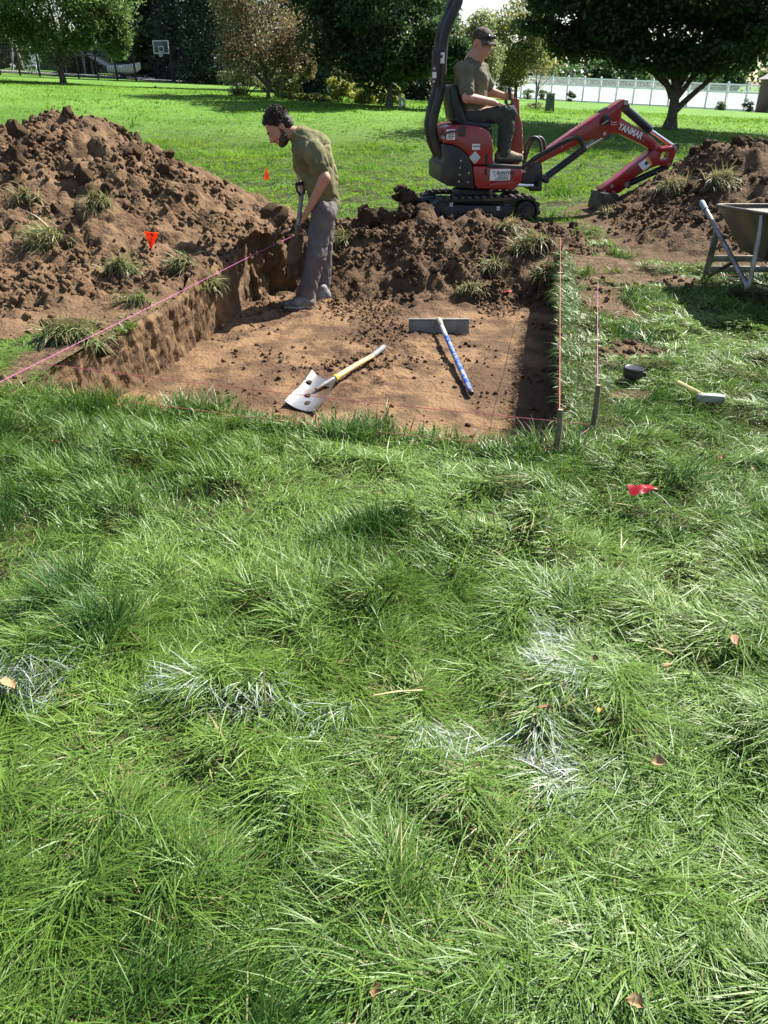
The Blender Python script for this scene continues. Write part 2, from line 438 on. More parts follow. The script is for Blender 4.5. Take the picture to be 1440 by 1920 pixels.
# ================================================================== pit floor and walls
fu, fv = np.arange(U0 - 0.12, U1 + 0.13, 0.016), np.arange(V0 - 0.1, 7.3, 0.016)
FU, FV = np.meshgrid(fu, fv, indexing='ij'); FX, FY = to_xy(FU, FV)
me = quads_mesh('pit_floor', np.stack([FX, FY, floor_z(FX, FY)], -1).reshape(-1, 3), grid_faces(len(fu), len(fv)))
tag(link_mesh('pit_floor', me, SOIL_FLOOR), kind='structure')
def pit_wall(name, a, b, n_out, top_extra, rough, seed):
    """vertical cut face from a to b (uv), displaced along n_out; its top follows the earth above"""
    Ln = math.dist(a, b); ns = int(Ln / 0.015); nt_ = 34
    S, T = np.meshgrid(np.linspace(0, 1, ns), np.linspace(0, 1, nt_), indexing='ij')
    u = a[0] + (b[0] - a[0]) * S; v = a[1] + (b[1] - a[1]) * S
    x, y = to_xy(u, v)
    top = gz(x, y) + top_extra(x, y)
    s = S * Ln
    zz = FLOOR - 0.05 + (top + 0.004 - FLOOR + 0.05) * T
    d = rough * (0.8 * fbm(s * 2.6, zz * 1.1, seed=seed, octv=2) + 0.55 * (1 - np.abs(vnoise(s * 7 + 1.5 * zz, zz * 0.9, seed=seed + 3))) ** 3 + 0.3 * fbm(s * 17, zz * 3.5, seed=seed + 4, octv=3) + 0.25 * fbm(s * 30, zz * 24, seed=seed + 5, octv=3) - 0.5 * lumps(s, zz * 0.6, 9, seed + 6, 0.05) * sstep(0.45, 0.75, vnoise(s * 2.6, zz * 3, seed=seed + 7)))
    d = d - 0.04 * (1 - T) ** 1.4 * (1 + 0.6 * vnoise(s * 2.2, zz, seed=seed + 9))      # toe stands out into the pit
    d = d * (1 - 0.85 * sstep(0.93, 1.0, T)) + 0.02 * (1 - T)
    un, vn = u + n_out[0] * d, v + n_out[1] * d
    X, Y = to_xy(un, vn)
    me = quads_mesh(name, np.stack([X, Y, zz], -1).reshape(-1, 3), grid_faces(ns, nt_))
    return tag(link_mesh(name, me, SOIL_WALL), kind='structure')
_a, _b, _c = to_xy(U0 - 0.06, V0 - 0.02), to_xy(U1, V0 - 0.02), to_xy(U0 - 0.06, V0 + LEDGE + 0.01)
_t = [(x, y, float(gz(x, y)) - 0.006) for x, y in (_a, _b, _c)] + [(x, y, FLOOR - 0.06) for x, y in (_a, _b, _c)]
tag(MB().add(_t, [(0, 1, 2), (3, 5, 4), (0, 3, 4, 1), (1, 4, 5, 2), (2, 5, 3, 0)]).build('lawn_ledge', ground.data.materials[0], smooth=0), kind='structure')
ml = lambda x, y: np.maximum(mound_left(x, y)[0], 0)
pit_wall('pit_wall', (U0, V0), (U0, V1), (-1, 0), ml, 0.045, 71)
pit_wall('pit_wall', (U1, V0), (U1, V1), (1, 0), lambda x, y: 0 * x, 0.03, 81)
pit_wall('pit_wall', (U0, V0), (U1, V0), (0, -1), lambda x, y: 0 * x, 0.03, 91)
# a stub of uncut clay that juts out near the far left corner
pit_wall('pit_wall', (U0 - 0.02, 6.35), (U0 + 0.45, 7.25), (-0.9, 0.44), lambda x, y: np.maximum(mound_left(x - 0.25, y + 0.1)[0], 0) * 0.8 + 0.02, 0.10, 101)

# ================================================================== dirt piles
CLOD_ME = []
def make_clod(seed, sub=3, amp=0.42):
    bm = bmesh.new(); bmesh.ops.create_icosphere(bm, subdivisions=sub, radius=1.0)
    V = np.array([v.co[:] for v in bm.verts])
    r = 1 + amp * fbm(V[:, 0] * 1.3, V[:, 1] * 1.3, V[:, 2] * 1.3, seed=seed, octv=2) + 0.30 * np.abs(fbm(V[:, 0] * 3.2, V[:, 1] * 3.2, V[:, 2] * 3.2, seed=seed + 1, octv=4)) - 0.1
    for v, k in zip(bm.verts, r): v.co *= k
    me = bpy.data.meshes.new('dirt_clod'); bm.to_mesh(me); bm.free()
    me.polygons.foreach_set('use_smooth', np.ones(len(me.polygons), bool)); me.set_sharp_from_angle(angle=R(38))
    return me
CLOD_ME = [make_clod(200 + 7 * i) for i in range(7)]
CLOD_DARK = [m.copy() for m in CLOD_ME]
for m in CLOD_ME: m.materials.append(SOIL)
for m in CLOD_DARK: m.materials.append(SOIL_DARK)
def clods(parent, pts, sizes, mes=CLOD_ME):
    for p, s in zip(pts, sizes):
        o = bpy.data.objects.new('dirt_clod', random.choice(mes)); COL.objects.link(o); o.parent = parent
        o.location = p; o.rotation_euler = (random.uniform(0, 6.3), random.uniform(0, 6.3), random.uniform(0, 6.3))
        o.scale = (s * random.uniform(0.8, 1.35), s * random.uniform(0.75, 1.15), s * random.uniform(0.65, 0.95))
ICO_V, ICO_F = None, None
def _ico():
    global ICO_V, ICO_F
    bm = bmesh.new(); bmesh.ops.create_icosphere(bm, subdivisions=1, radius=1.0); bm.verts.index_update()
    ICO_V = np.array([v.co[:] for v in bm.verts]); ICO_F = np.array([[v.index for v in f.verts] for f in bm.faces]); bm.free()
_ico()
def crumb_mesh(name, P, S, mat, parent=None):
    n = len(P)
    V = ICO_V[None] * (S[:, None, None] * RNG.uniform(0.65, 1.35, (n, 12, 1))) * RNG.uniform(0.7, 1.3, (n, 1, 3))
    a = RNG.uniform(0, 6.28, n); c, s_ = np.cos(a)[:, None], np.sin(a)[:, None]
    V = np.stack([V[..., 0] * c - V[..., 1] * s_, V[..., 0] * s_ + V[..., 1] * c, V[..., 2]], -1) + P[:, None, :]
    F = (ICO_F[None] + (np.arange(n) * 12)[:, None, None]).reshape(-1, 3)
    return tag(link_mesh(name, quads_mesh(name, V.reshape(-1, 3), F, smooth=False), mat, parent), kind='stuff')
def heap(name, xs, ys, zfun, okfun, mat):
    X, Y = np.meshgrid(xs, ys, indexing='ij')
    Z = zfun(X, Y); ok = okfun(X, Y)
    k = ok[:-1, :-1] & ok[1:, :-1] & ok[1:, 1:] & ok[:-1, 1:]
    me = quads_mesh(name, np.stack([X, Y, Z], -1).reshape(-1, 3), grid_faces(len(xs), len(ys), k))
    return me
def lmz(x, y): return gz(x, y) + np.where(mound_left(x, y)[1] > 0.004, mound_left(x, y)[0] - 0.004, -0.02)
def rmz(x, y): return gz(x, y) + np.where(mound_right(x, y)[1] > 0.004, mound_right(x, y)[0] - 0.004, -0.02)
def left_ok(x, y):
    u, v = to_uv(x, y)
    return (mound_left(x, y)[1] > 0.002) & ~((u > U0 - 0.004) & (v > V0) & (v < V1))
pile_l = empty('dirt_pile', (-3.2, 7.4, 0)); tag(pile_l, 'large brown dirt pile with big clods left of the pit', 'dirt pile')
pile_r = empty('dirt_pile', (3.6, 8.2, 0)); tag(pile_r, 'smaller dark dirt pile with grass sods behind the wheelbarrow', 'dirt pile')
pile_b = empty('dirt_pile', (0.3, 7.8, 0)); tag(pile_b, 'ridge of dark loose earth at the far end of the pit below the excavator', 'dirt pile')
def child_mesh(name, me, mat, root):
    o = link_mesh(name, me, mat, root); o.matrix_parent_inverse = Matrix.Translation(-root.location); return o
child_mesh('loose_earth', heap('loose_earth', np.arange(-6.6, -0.55, 0.024), np.arange(4.4, 10.1, 0.024), lmz, left_ok, SOIL), SOIL, pile_l)
child_mesh('loose_earth', heap('loose_earth', np.arange(1.2, 7.0, 0.03), np.arange(6.1, 9.8, 0.03), rmz, lambda x, y: mound_right(x, y)[1] > 0.002, SOIL_DARK), SOIL_DARK, pile_r)
child_mesh('loose_earth', heap('loose_earth', np.arange(-1.9, 2.6, 0.022), np.arange(6.2, 9.2, 0.022), lambda x, y: ridge(x, y)[0], lambda x, y: ridge(x, y)[1], SOIL_DARK), SOIL_DARK, pile_b)
def scatter(n, x0, x1, y0, y1, wfun):
    x, y = RNG.uniform(x0, x1, n), RNG.uniform(y0, y1, n)
    k = RNG.uniform(0, 1, n) < wfun(x, y)
    return x[k], y[k]
def place_clods(root, n, box, wfun, zfun, smin, smax, mes, pw=2.2):
    x, y = scatter(n * 6, *box, wfun); x, y = x[:n], y[:n]
    s = smin + (smax - smin) * RNG.uniform(0, 1, len(x)) ** pw
    z = zfun(x, y) + 0.05 * s
    loc = np.stack([x, y, z], -1) - np.array(root.location)[None]
    clods(root, [tuple(p) for p in loc], s, mes)
# big clods sit high on the left pile, small ones everywhere
place_clods(pile_l, 150, (-5.4, -1.6, 6.2, 8.6), lambda x, y: sstep(0.30, 0.65, mound_left(x, y)[1]), lmz, 0.03, 0.095, CLOD_ME, 2.0)
place_clods(pile_l, 110, (-5.0, -1.0, 4.9, 8.3), lambda x, y: sstep(0.04, 0.2, mound_left(x, y)[1]) * left_ok(x, y), lmz, 0.014, 0.05, CLOD_ME)
place_clods(pile_r, 150, (1.9, 5.6, 6.7, 9.0), lambda x, y: sstep(0.03, 0.3, mound_right(x, y)[1]), rmz, 0.016, 0.075, CLOD_DARK)
place_clods(pile_b, 170, (-1.3, 2.0, 6.5, 8.3), lambda x, y: ridge(x, y)[1] * 1.0, lambda x, y: ridge(x, y)[0], 0.018, 0.06, CLOD_DARK)
for (px, py, yy, s) in ((505, 408, 8.0, 0.13), (1370, 302, 8.4, 0.085), (1365, 298, 8.5, 0.06), (690, 398, 7.9, 0.10), (790, 388, 7.95, 0.08), (758, 392, 7.9, 0.07)):
    root = pile_l if px < 600 else (pile_r if px > 1200 else pile_b)
    p = aty(px, py + 8, yy) - root.location
    clods(root, [p], [s], CLOD_ME if px < 600 else CLOD_DARK)
def crumbs_on(name, root, n, box, wfun, zfun, lo, hi, mat, pw=3.0):
    x, y = scatter(n, *box, lambda x, y: wfun(x, y) * sstep(-0.55, 0.5, vnoise(x * 3.1, y * 3.1, seed=77)))
    s = lo + (hi - lo) * RNG.uniform(0, 1, len(x)) ** pw
    P = np.stack([x, y, zfun(x, y) + 0.3 * s], -1)
    if root is not None: P = P - np.array(root.location)[None]
    return crumb_mesh(name, P, s, mat, root)
crumbs_on('soil_crumbs', pile_l, 17000, (-5.2, -0.8, 4.7, 8.4), lambda x, y: sstep(0.01, 0.06, mound_left(x, y)[1]) * left_ok(x, y), lmz, 0.004, 0.030, SOIL, 2.6)
crumbs_on('soil_crumbs', pile_r, 8000, (1.5, 5.4, 6.3, 9.0), lambda x, y: sstep(0.01, 0.06, mound_right(x, y)[1]), rmz, 0.004, 0.030, SOIL_DARK, 2.6)
crumbs_on('soil_crumbs', pile_b, 9000, (-1.5, 2.2, 6.4, 8.5), lambda x, y: ridge(x, y)[1] * 1.0, lambda x, y: ridge(x, y)[0], 0.004, 0.030, SOIL_DARK, 2.6)
fl = crumbs_on('soil_crumbs', None, 26000, (-2.2, 1.8, 3.6, 7.2), lambda x, y: in_pit(x, y, -0.05) * np.clip(sstep(0.1, 0.55, vnoise(to_uv(x, y)[0] * 1.25 + 0.4, to_uv(x, y)[1] * 1.25, seed=51)) + 0.28 + 0.8 * sstep(6.0, 6.8, to_uv(x, y)[1]), 0, 1), floor_z, 0.003, 0.018, SOIL_FLOOR, 3.5)
tag(fl, 'loose brown soil crumbs scattered over the pit floor', 'soil', kind='stuff')
fl = crumbs_on('soil_crumbs', None, 30000, (-3.4, 3.0, 3.4, 7.6), lambda x, y: np.where(in_pit(x, y, 0.02) | (mound_left(x, y)[1] > 0.02) | (mound_right(x, y)[1] > 0.02), 0, bare(x, y)) * 0.9, gz, 0.004, 0.026, SOIL)
tag(fl, 'brown soil crumbs strewn over the bare patches beside the pit', 'soil', kind='stuff')

# ================================================================== grass blades
def blades(P, length, width, az, lean, bend, col, segs, floor=True, twist=0.5, tip=None):
    n = len(P)
    d = np.stack([np.cos(az), np.sin(az)], -1)
    tw = az + np.pi / 2 + RNG.normal(0, twist, n)
    side = np.stack([np.cos(tw), np.sin(tw), RNG.normal(0, 0.25, n)], -1)
    pos = P.copy(); rows = []
    seglen = length / segs
    for k in range(segs + 1):
        t = k / segs
        w = width * (1 - t ** 1.8) * (0.75 + 0.5 * min(t * 3, 1)) * 0.5
        if k < segs:
            rows += [pos - side * w[:, None], pos + side * w[:, None]]
        else:
            rows.append(pos.copy())
        a = lean + bend * (t + 0.5 / segs)
        pos = pos + seglen[:, None] * np.concatenate([np.sin(a)[:, None] * d, np.cos(a)[:, None]], -1)
        if floor: pos[:, 2] = np.maximum(pos[:, 2], P[:, 2] + 0.006 + 0.01 * t)
    nv = 2 * segs + 1
    V = np.stack(rows, 1)
    base = (np.arange(n) * nv)[:, None]
    pat = []
    for k in range(segs - 1): pat += [2 * k, 2 * k + 1, 2 * k + 3, 2 * k + 2]
    pat += [2 * segs - 2, 2 * segs - 1, 2 * segs]
    loops = base + np.array(pat)[None]
    st = np.array([4 * k for k in range(segs)])[None] + (np.arange(n) * len(pat))[:, None]
    C = np.repeat(col[:, None, :], nv, 1)
    if tip is not None:
        on, tc_ = tip
        C[on, 2:] = tc_[:, None, :]
    return V.reshape(-1, 3), loops.ravel(), st.ravel(), C.reshape(-1, 3)
def merge(parts):
    vo = lo = 0; V, Lp, S, C = [], [], [], []
    for v, l, s, c in parts:
        V.append(v); Lp.append(l + vo); S.append(s + lo); C.append(c); vo += len(v); lo += len(l)
    return np.concatenate(V), np.concatenate(Lp), np.concatenate(S), np.concatenate(C)
GRASS = leafmat('grass_blades', 0.25, 0.44, 0.31)
PAINT = [((-1.0, 1.46), (-0.80, 1.44), 0.9), ((-0.62, 1.43), (-0.28, 1.38), 0.75), ((-0.30, 1.39), (0.03, 1.29), 0.3), ((0.02, 1.28), (0.46, 1.20), 0.75), ((0.385, 1.17), (0.455, 1.66), 0.85), ((0.455, 1.66), (0.50, 2.3), 0.14)]
def paint_amount(x, y):
    w = np.zeros_like(x)
    for (ax, ay), (bx, by), k in PAINT:
        t = np.clip(((x - ax) * (bx - ax) + (y - ay) * (by - ay)) / ((bx - ax) ** 2 + (by - ay) ** 2), 0, 1)
        d = np.hypot(x - ax - t * (bx - ax), y - ay - t * (by - ay))
        w = np.maximum(w, k * 0.75 * sstep(0.10, 0.015, d + 0.03 * vnoise(x * 25, y * 25, seed=133)) * sstep(-0.6, 0.35, vnoise(x * 11, y * 11, seed=131)))
    return w
def lawn_patch(y0, y1, dens, segs, l0, l1, w0, w1, far=0.0, seed=1):
    hw = lambda y: 0.45 * y + 0.75
    n = int(dens * (y1 - y0) * 2 * hw(y1))
    y = RNG.uniform(y0, y1, n); x = RNG.uniform(-1, 1, n) * hw(y1)
    k = np.abs(x) < hw(y); x, y = x[k], y[k]
    pit = in_pit(x, y, -0.03 + 0.05 * vnoise(x * 5, y * 5, seed=173)) if y1 < 9 else np.zeros(len(x), bool)
    b = bare(x, y) if y1 < 17 else np.zeros(len(x))
    k = ~pit & (RNG.uniform(0, 1, len(x)) > b * 0.97)
    if y1 <= 17: k &= ~((ridge(x, y)[1]) & (y > 6.8) & (y < 8.3) & (to_uv(x, y)[0] < 0.25))
    thin = 0.55 * sstep(0.1, 0.7, fbm(x * 4.2, y * 4.2, seed=141, octv=2))
    k &= RNG.uniform(0, 1, len(x)) > thin
    x, y = x[k], y[k]; n = len(x)
    # tufts: every blade belongs to the tuft of its jittered cell
    cs = 0.055 + 0.12 * far
    ix, iy = np.floor(x / cs), np.floor(y / cs)
    hx, hy, ha, hh, hc = (_hash(ix, iy, 0 * ix, 300 + i) for i in range(5))
    cx, cy = (ix + hx) * cs, (iy + hy) * cs
    out = np.arctan2(y - cy, x - cx)
    flow = 2.2 * fbm(x * 0.9, y * 0.9, seed=151, octv=2) + 2.4 * vnoise(x * 3.3, y * 3.3, seed=153) + 3.6
    az = flow + 1.3 * (ha - 0.5) * 2 + 0.35 * np.sin(out - flow) + RNG.normal(0, 0.95, n)
    tuft = sstep(0.35, 0.75, vnoise(x * 5.5, y * 5.5, seed=156) * 0.6 + 0.5 * vnoise(x * 2.3, y * 2.3, seed=158))
    hgt = 0.66 + 0.75 * hh * hh + 0.2 * fbm(x * 1.6, y * 1.6, seed=155, octv=2) + 0.25 * tuft
    uu_, vv_ = to_uv(x, y); near_edge = 1 - (0.2 + 0.25 * vnoise(x * 4, y * 4, seed=171)) * sstep(0.22, 0.05, V0 - vv_) * (vv_ < V0) * (uu_ > U0) * (uu_ < U1 + .1) - 0.42 * sstep(0.24, 0.06, np.abs(uu_ - U1 - .05)) * (vv_ > V0) * (vv_ < V1)
    ln = (l0 + (l1 - l0) * RNG.uniform(0, 1, n) ** 1.3) * np.clip(hgt, 0.45, 1.8) * near_edge
    lay = np.clip(0.75 + 0.5 * fbm(x * 1.5, y * 1.5, seed=157, octv=2) - 0.6 * tuft, 0.0, 1.1)
    lean = RNG.normal(0.38, 0.24, n) + 0.75 * lay
    bend = RNG.uniform(0.2, 0.9, n) + 0.35 * lay
    q = RNG.uniform(0, 1, n)
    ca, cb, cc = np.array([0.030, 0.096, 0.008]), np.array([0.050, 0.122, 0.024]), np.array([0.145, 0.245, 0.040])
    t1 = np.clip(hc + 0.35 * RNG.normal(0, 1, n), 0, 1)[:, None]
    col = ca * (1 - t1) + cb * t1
    t2 = np.clip(0.14 + 0.48 * lay - 0.6 * tuft + 0.4 * fbm(x * 1.0, y * 1.0, seed=159, octv=3) + 0.22 * RNG.normal(0, 1, n) + 0.35 * far, 0, 1)[:, None]  # laid blades paler: the sheen of flattened grass is put into the colour
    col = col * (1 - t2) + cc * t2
    straw = q < 0.045 + 0.30 * sstep(0.22, 0.05, np.abs(uu_ - U1 - .05)) * (vv_ > V0 + .3) * (vv_ < V1) + 0.12 * sstep(0.2, 0.7, fbm(x * 2.7, y * 2.7, seed=161, octv=2))
    col[straw] = np.array([0.30, 0.27, 0.12]) * RNG.uniform(0.6, 1.1, (straw.sum(), 1))
    lean[straw] += 0.5
    col *= RNG.uniform(0.8, 1.2, (n, 1))
    tip = None
    if y0 < 2.3:
        tipx, tipy = x + 0.5 * ln * np.cos(az) * 0.7, y + 0.5 * ln * np.sin(az) * 0.7
        pw = paint_amount(tipx, tipy) > RNG.uniform(0, 1, n)
        mixw = RNG.uniform(0.08, 0.7, (pw.sum(), 1)); tip = (pw, col[pw] * (1 - mixw) + mixw * np.array([0.66, 0.69, 0.74]))
    relief = 0.055 * np.clip(fbm(x * 5.5, y * 5.5, seed=163, octv=2) + 0.15, 0, 1.0) * sstep(0.06, 0.25, np.maximum(to_uv(x, y)[0] - U1, V0 - to_uv(x, y)[1]) + 10 * (y > 9)) * (1 - np.minimum(1, 2 * bare(x, y) if y1 < 17 else 0))
    P = np.stack([x, y, gz(x, y) - 0.004 + relief], -1)
    return blades(P, ln, RNG.uniform(w0, w1, n), az, lean, bend, col, segs, tip=tip)
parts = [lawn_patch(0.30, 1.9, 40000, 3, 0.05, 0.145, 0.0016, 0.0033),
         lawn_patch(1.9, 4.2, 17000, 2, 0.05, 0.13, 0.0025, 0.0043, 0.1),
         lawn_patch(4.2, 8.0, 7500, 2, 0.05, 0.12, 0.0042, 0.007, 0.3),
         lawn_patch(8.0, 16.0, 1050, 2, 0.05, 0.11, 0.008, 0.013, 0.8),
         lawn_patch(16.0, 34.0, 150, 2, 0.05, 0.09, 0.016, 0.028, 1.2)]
def edge_fringe(n, kind, seed):
    """longer blades that hang over the cut edge of the lawn"""
    g = np.random.default_rng(seed)
    if kind == 'near':
        u = g.uniform(U0 + 0.1, U1 + 0.05, n); v = V0 + LEDGE * (U1 - u) / (U1 - U0) + g.uniform(-0.14, 0.02, n); base = math.pi / 2 - TH
    else:
        v = g.uniform(V0, 7.2, n); u = U1 + g.uniform(-0.02, 0.10, n); base = math.pi - TH
    x, y = to_xy(u, v)
    w = sstep(-0.15, 0.45, vnoise(x * 4.5, y * 4.5, seed=seed)); k = g.uniform(0, 1, n) < 0.12 + w
    x, y, w = x[k], y[k], w[k]; n = len(x)
    ln = g.uniform(0.06, 0.15, n) * (0.7 + 0.6 * w); col = np.array([[0.055, 0.135, 0.018]]) * (1 - 0.5 * w[:, None]) + np.array([[0.15, 0.26, 0.06]]) * (0.5 * w[:, None])
    col = np.where(g.uniform(0, 1, (n, 1)) < 0.12, np.array([[0.27, 0.24, 0.12]]), col) * g.uniform(0.7, 1.25, (n, 1))
    P = np.stack([x, y, gz(x, y) + 0.0], -1)
    return blades(P, ln, g.uniform(0.003, 0.005, n), base + g.normal(0, 0.9, n), g.normal(0.45 if kind == 'near' else 0.95, 0.3, n), g.uniform(0.5, 1.7, n) + (0.4 if kind != 'near' else 0), col * (1 if kind == 'near' else 0.8), 3, floor=False)
parts += [edge_fringe(9000, 'near', 901), edge_fringe(5500, 'right', 903)]
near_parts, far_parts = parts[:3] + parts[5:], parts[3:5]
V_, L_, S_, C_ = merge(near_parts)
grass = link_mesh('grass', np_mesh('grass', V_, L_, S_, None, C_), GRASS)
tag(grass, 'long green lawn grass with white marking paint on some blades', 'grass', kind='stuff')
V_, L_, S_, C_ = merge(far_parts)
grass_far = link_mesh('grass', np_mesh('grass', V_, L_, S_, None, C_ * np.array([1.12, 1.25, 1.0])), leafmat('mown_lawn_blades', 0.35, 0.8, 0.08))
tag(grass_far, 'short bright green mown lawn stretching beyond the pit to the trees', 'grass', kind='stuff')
# ================================================================== trees and shrubs
BARK = pm('bark', (0.075, 0.058, 0.045), (0.14, 0.115, 0.09), scale=14, rough=0.95, bump=0.8, bscale=30, spec=0.1)
BARK_PALE = pm('pale_bark', (0.19, 0.165, 0.14), (0.30, 0.27, 0.23), scale=14, rough=0.95, bump=0.6, bscale=30, spec=0.1)
LEAF = leafmat('tree_leaves', 0.45, 0.45, 0.3)
NEEDLE = leafmat('dark_needles', 0.12, 0.6, 0.2)
def leaf_mesh(name, P, size, col, droop=0.3, slim=0.5):
    n = len(P)
    a = RNG.uniform(0, 6.283, n); el = RNG.normal(-droop, 0.55, n)
    d = np.stack([np.cos(a) * np.cos(el), np.sin(a) * np.cos(el), np.sin(el)], -1)
    up = RNG.normal(0, 0.6, (n, 3)); up[:, 2] += 0.9
    s = np.cross(d, up); s /= np.linalg.norm(s, axis=1, keepdims=True) + 1e-6
    nrm = np.cross(s, d)
    L = size[:, None]
    v0 = P - d * L * 0.5; v2 = P + d * L * 0.5
    fold = nrm * L * 0.12
    v1 = P + s * L * slim * 0.5 + fold - d * L * 0.05; v3 = P - s * L * slim * 0.5 + fold - d * L * 0.05
    V = np.stack([v0, v1, v2, v3], 1).reshape(-1, 3)
    Q = np.arange(4 * n).reshape(-1, 4)
    return quads_mesh(name, V, Q, np.repeat(col, 4, 0), smooth=False)
def colours(n, pal, jit=0.25):
    pal = np.array(pal); w = RNG.uniform(0, 1, n); i = np.minimum((w * len(pal)).astype(int), len(pal) - 1)
    return pal[i] * RNG.uniform(1 - jit, 1 + jit, (n, 1))
def crown_points(n, centre, rad, nl, seed, hollow=0.35, lr=(0.28, 0.5), flat=0.75):
    """leaf positions in lobes spread through an ellipsoid"""
    g = np.random.default_rng(seed)
    C = g.normal(0, 1, (nl, 3)); C /= np.linalg.norm(C, axis=1, keepdims=True)
    C *= g.uniform(0.25, 0.92, (nl, 1)) ** 0.6
    lr_ = g.uniform(lr[0], lr[1], nl)
    pick = g.choice(nl, n, p=lr_ ** 2 / (lr_ ** 2).sum())
    q = g.normal(0, 1, (n, 3)); q /= np.linalg.norm(q, axis=1, keepdims=True)
    rr = (hollow + (1 - hollow) * g.uniform(0, 1, n) ** 0.7) * lr_[pick]
    q = C[pick] + q * rr[:, None] * np.array([1, 1, flat]) + g.normal(0, 0.03, (n, 3))
    q += 0.05 * np.stack([vnoise(q[:, 0] * 7, q[:, 1] * 7, q[:, 2] * 7, seed=seed + i) for i in range(3)], -1)
    return q * np.array(rad) + np.array(centre), C * np.array(rad) + np.array(centre)
def make_tree(name, label, base, crowns, pal, nleaf, lsize, trunk, seed, group=None, bark=None, limbs=14, slim=0.5, droop=0.3, mat=None, hollow=0.35, cat='tree', fork=None, clip=None):
    """crowns: (dx, dy, dz, rx, ry, rz, lobes, share); trunk: (height, radius)"""
    root = empty(name, base); tag(root, label, cat, group)
    rg = random.Random(seed)
    P = []; Cs = []
    for i, (dx, dy, dz, rx, ry, rz, nl, sh) in enumerate(crowns):
        p, c = crown_points(int(nleaf * sh), (dx, dy, dz), (rx, ry, rz), nl, seed + i * 31, hollow)
        P.append(p); Cs.append(c)
    P = np.concatenate(P); Cs = np.concatenate(Cs)
    P = P[P[:, 2] > (0.05 if clip is None else clip + 0.12 * vnoise(P[:, 0] * 1.3, P[:, 1] * 1.3, seed=seed))]
    sz = RNG.uniform(0.65, 1.35, len(P)) * lsize
    link_mesh('crown', leaf_mesh('crown', P, sz, colours(len(P), pal), droop, slim), mat or LEAF, root)
    mb = MB(); th, tr = trunk
    top = Vector((crowns[0][0] * 0.4, crowns[0][1] * 0.4, th))
    path = smooth_path([(0, 0, -0.15), (0.02 * th, 0, th * 0.35), (rg.uniform(-.04, .04) * th, 0, th * 0.7), top], 4)
    rad = [tr * (1.55 - 0.85 * min(1, i / 3)) if i < 3 else tr * (0.78 - 0.25 * i / len(path)) for i in range(len(path))]
    rad[0] = tr * 1.6
    mb.tube(path, rad, 10)
    idx = list(range(len(Cs))); rg.shuffle(idx)
    for k in idx[:limbs]:
        c = Vector(Cs[k]); st = path[rg.randrange(len(path) // 2 + 1, len(path))]
        mid = st.lerp(c, 0.5) + Vector((rg.uniform(-.1, .1), rg.uniform(-.1, .1), rg.uniform(0.05, .25))) * (c - st).length * 0.6
        pp = smooth_path([st, mid, c], 4)
        mb.tube(pp, [tr * (0.30 - 0.25 * i / (len(pp) - 1)) for i in range(len(pp))], 6)
    if fork:
        for (a, b, c, r0, r1) in fork:
            pp = smooth_path([a, b, c], 5); mb.tube(pp, [r0 + (r1 - r0) * i / (len(pp) - 1) for i in range(len(pp))], 8)
    mb.build('trunk', bark or BARK, root, smooth=60)
    return root
def gpt(px, D):
    """foot of something that stands in the photo at column px, D metres out"""
    dep = D * math.cos(PITCH) + (CAMH - 0.4) * math.sin(PITCH)
    x = (px - 720) / FPX * dep
    return Vector((x, D, float(gz(x, D)) - 0.02))
DK = [(0.034, 0.066, 0.030), (0.044, 0.085, 0.034), (0.058, 0.108, 0.040), (0.072, 0.128, 0.048)]
MAP = [(0.06, 0.105, 0.035), (0.085, 0.145, 0.045), (0.12, 0.185, 0.06), (0.15, 0.22, 0.085)]
SMK = [(0.15, 0.125, 0.07), (0.19, 0.165, 0.09), (0.13, 0.15, 0.065), (0.22, 0.21, 0.115), (0.17, 0.11, 0.07)]
YEL = [(0.16, 0.20, 0.045), (0.20, 0.24, 0.06), (0.12, 0.17, 0.04), (0.24, 0.25, 0.08)]
OLV = [(0.14, 0.18, 0.08), (0.19, 0.225, 0.105), (0.11, 0.15, 0.06), (0.24, 0.265, 0.13)]
LIM = [(0.30, 0.34, 0.08), (0.24, 0.29, 0.07), (0.36, 0.37, 0.13)]
# the big shade tree on the right
make_tree('shade_tree', 'broad dark green shade tree with forked trunk in front of the white fence', gpt(1255, 21.0),
          [(-0.2, 0, 3.45, 3.3, 3.0, 1.95, 44, 0.62), (-2.3, -0.3, 2.45, 1.5, 1.8, 0.95, 18, 0.2), (2.2, 0, 2.5, 1.8, 1.9, 1.0, 18, 0.18), (0.1, -0.6, 1.95, 2.0, 1.6, 0.75, 20, 0.16)],
          DK, 92000, 0.098, (1.25, 0.165), 401, limbs=16, slim=0.75, clip=0.92,
          fork=[((0.08, 0, 0.42), (0.45, 0.1, 0.75), (1.1, 0.3, 1.25), 0.085, 0.05), ((-0.05, 0, 0.7), (-0.2, 0, .95), (-0.6, -0.1, 1.4), 0.09, 0.05), ((0.06, 0, 0.7), (0.25, -.1, 1.0), (0.5, -.2, 1.5), 0.08, 0.04)])
make_tree('dark_tree', 'large dark low-branched tree above the rounded yellow-green bushes', gpt(729, 25.5),
          [(-0.15, 0, 2.75, 2.05, 2.0, 2.1, 34, 0.75), (1.05, 0.2, 1.5, 1.15, 1.2, 1.0, 12, 0.25)], DK, 52000, 0.12, (1.3, 0.11), 421, slim=0.65, limbs=16)
make_tree('olive_tree', 'pale olive leafy tree rising behind the excavator operator', gpt(872, 34),
          [(0.0, 0, 1.75, 1.15, 1.2, 1.45, 24, 1.0)], OLV, 17000, 0.12, (1.2, 0.09), 431, slim=0.5)
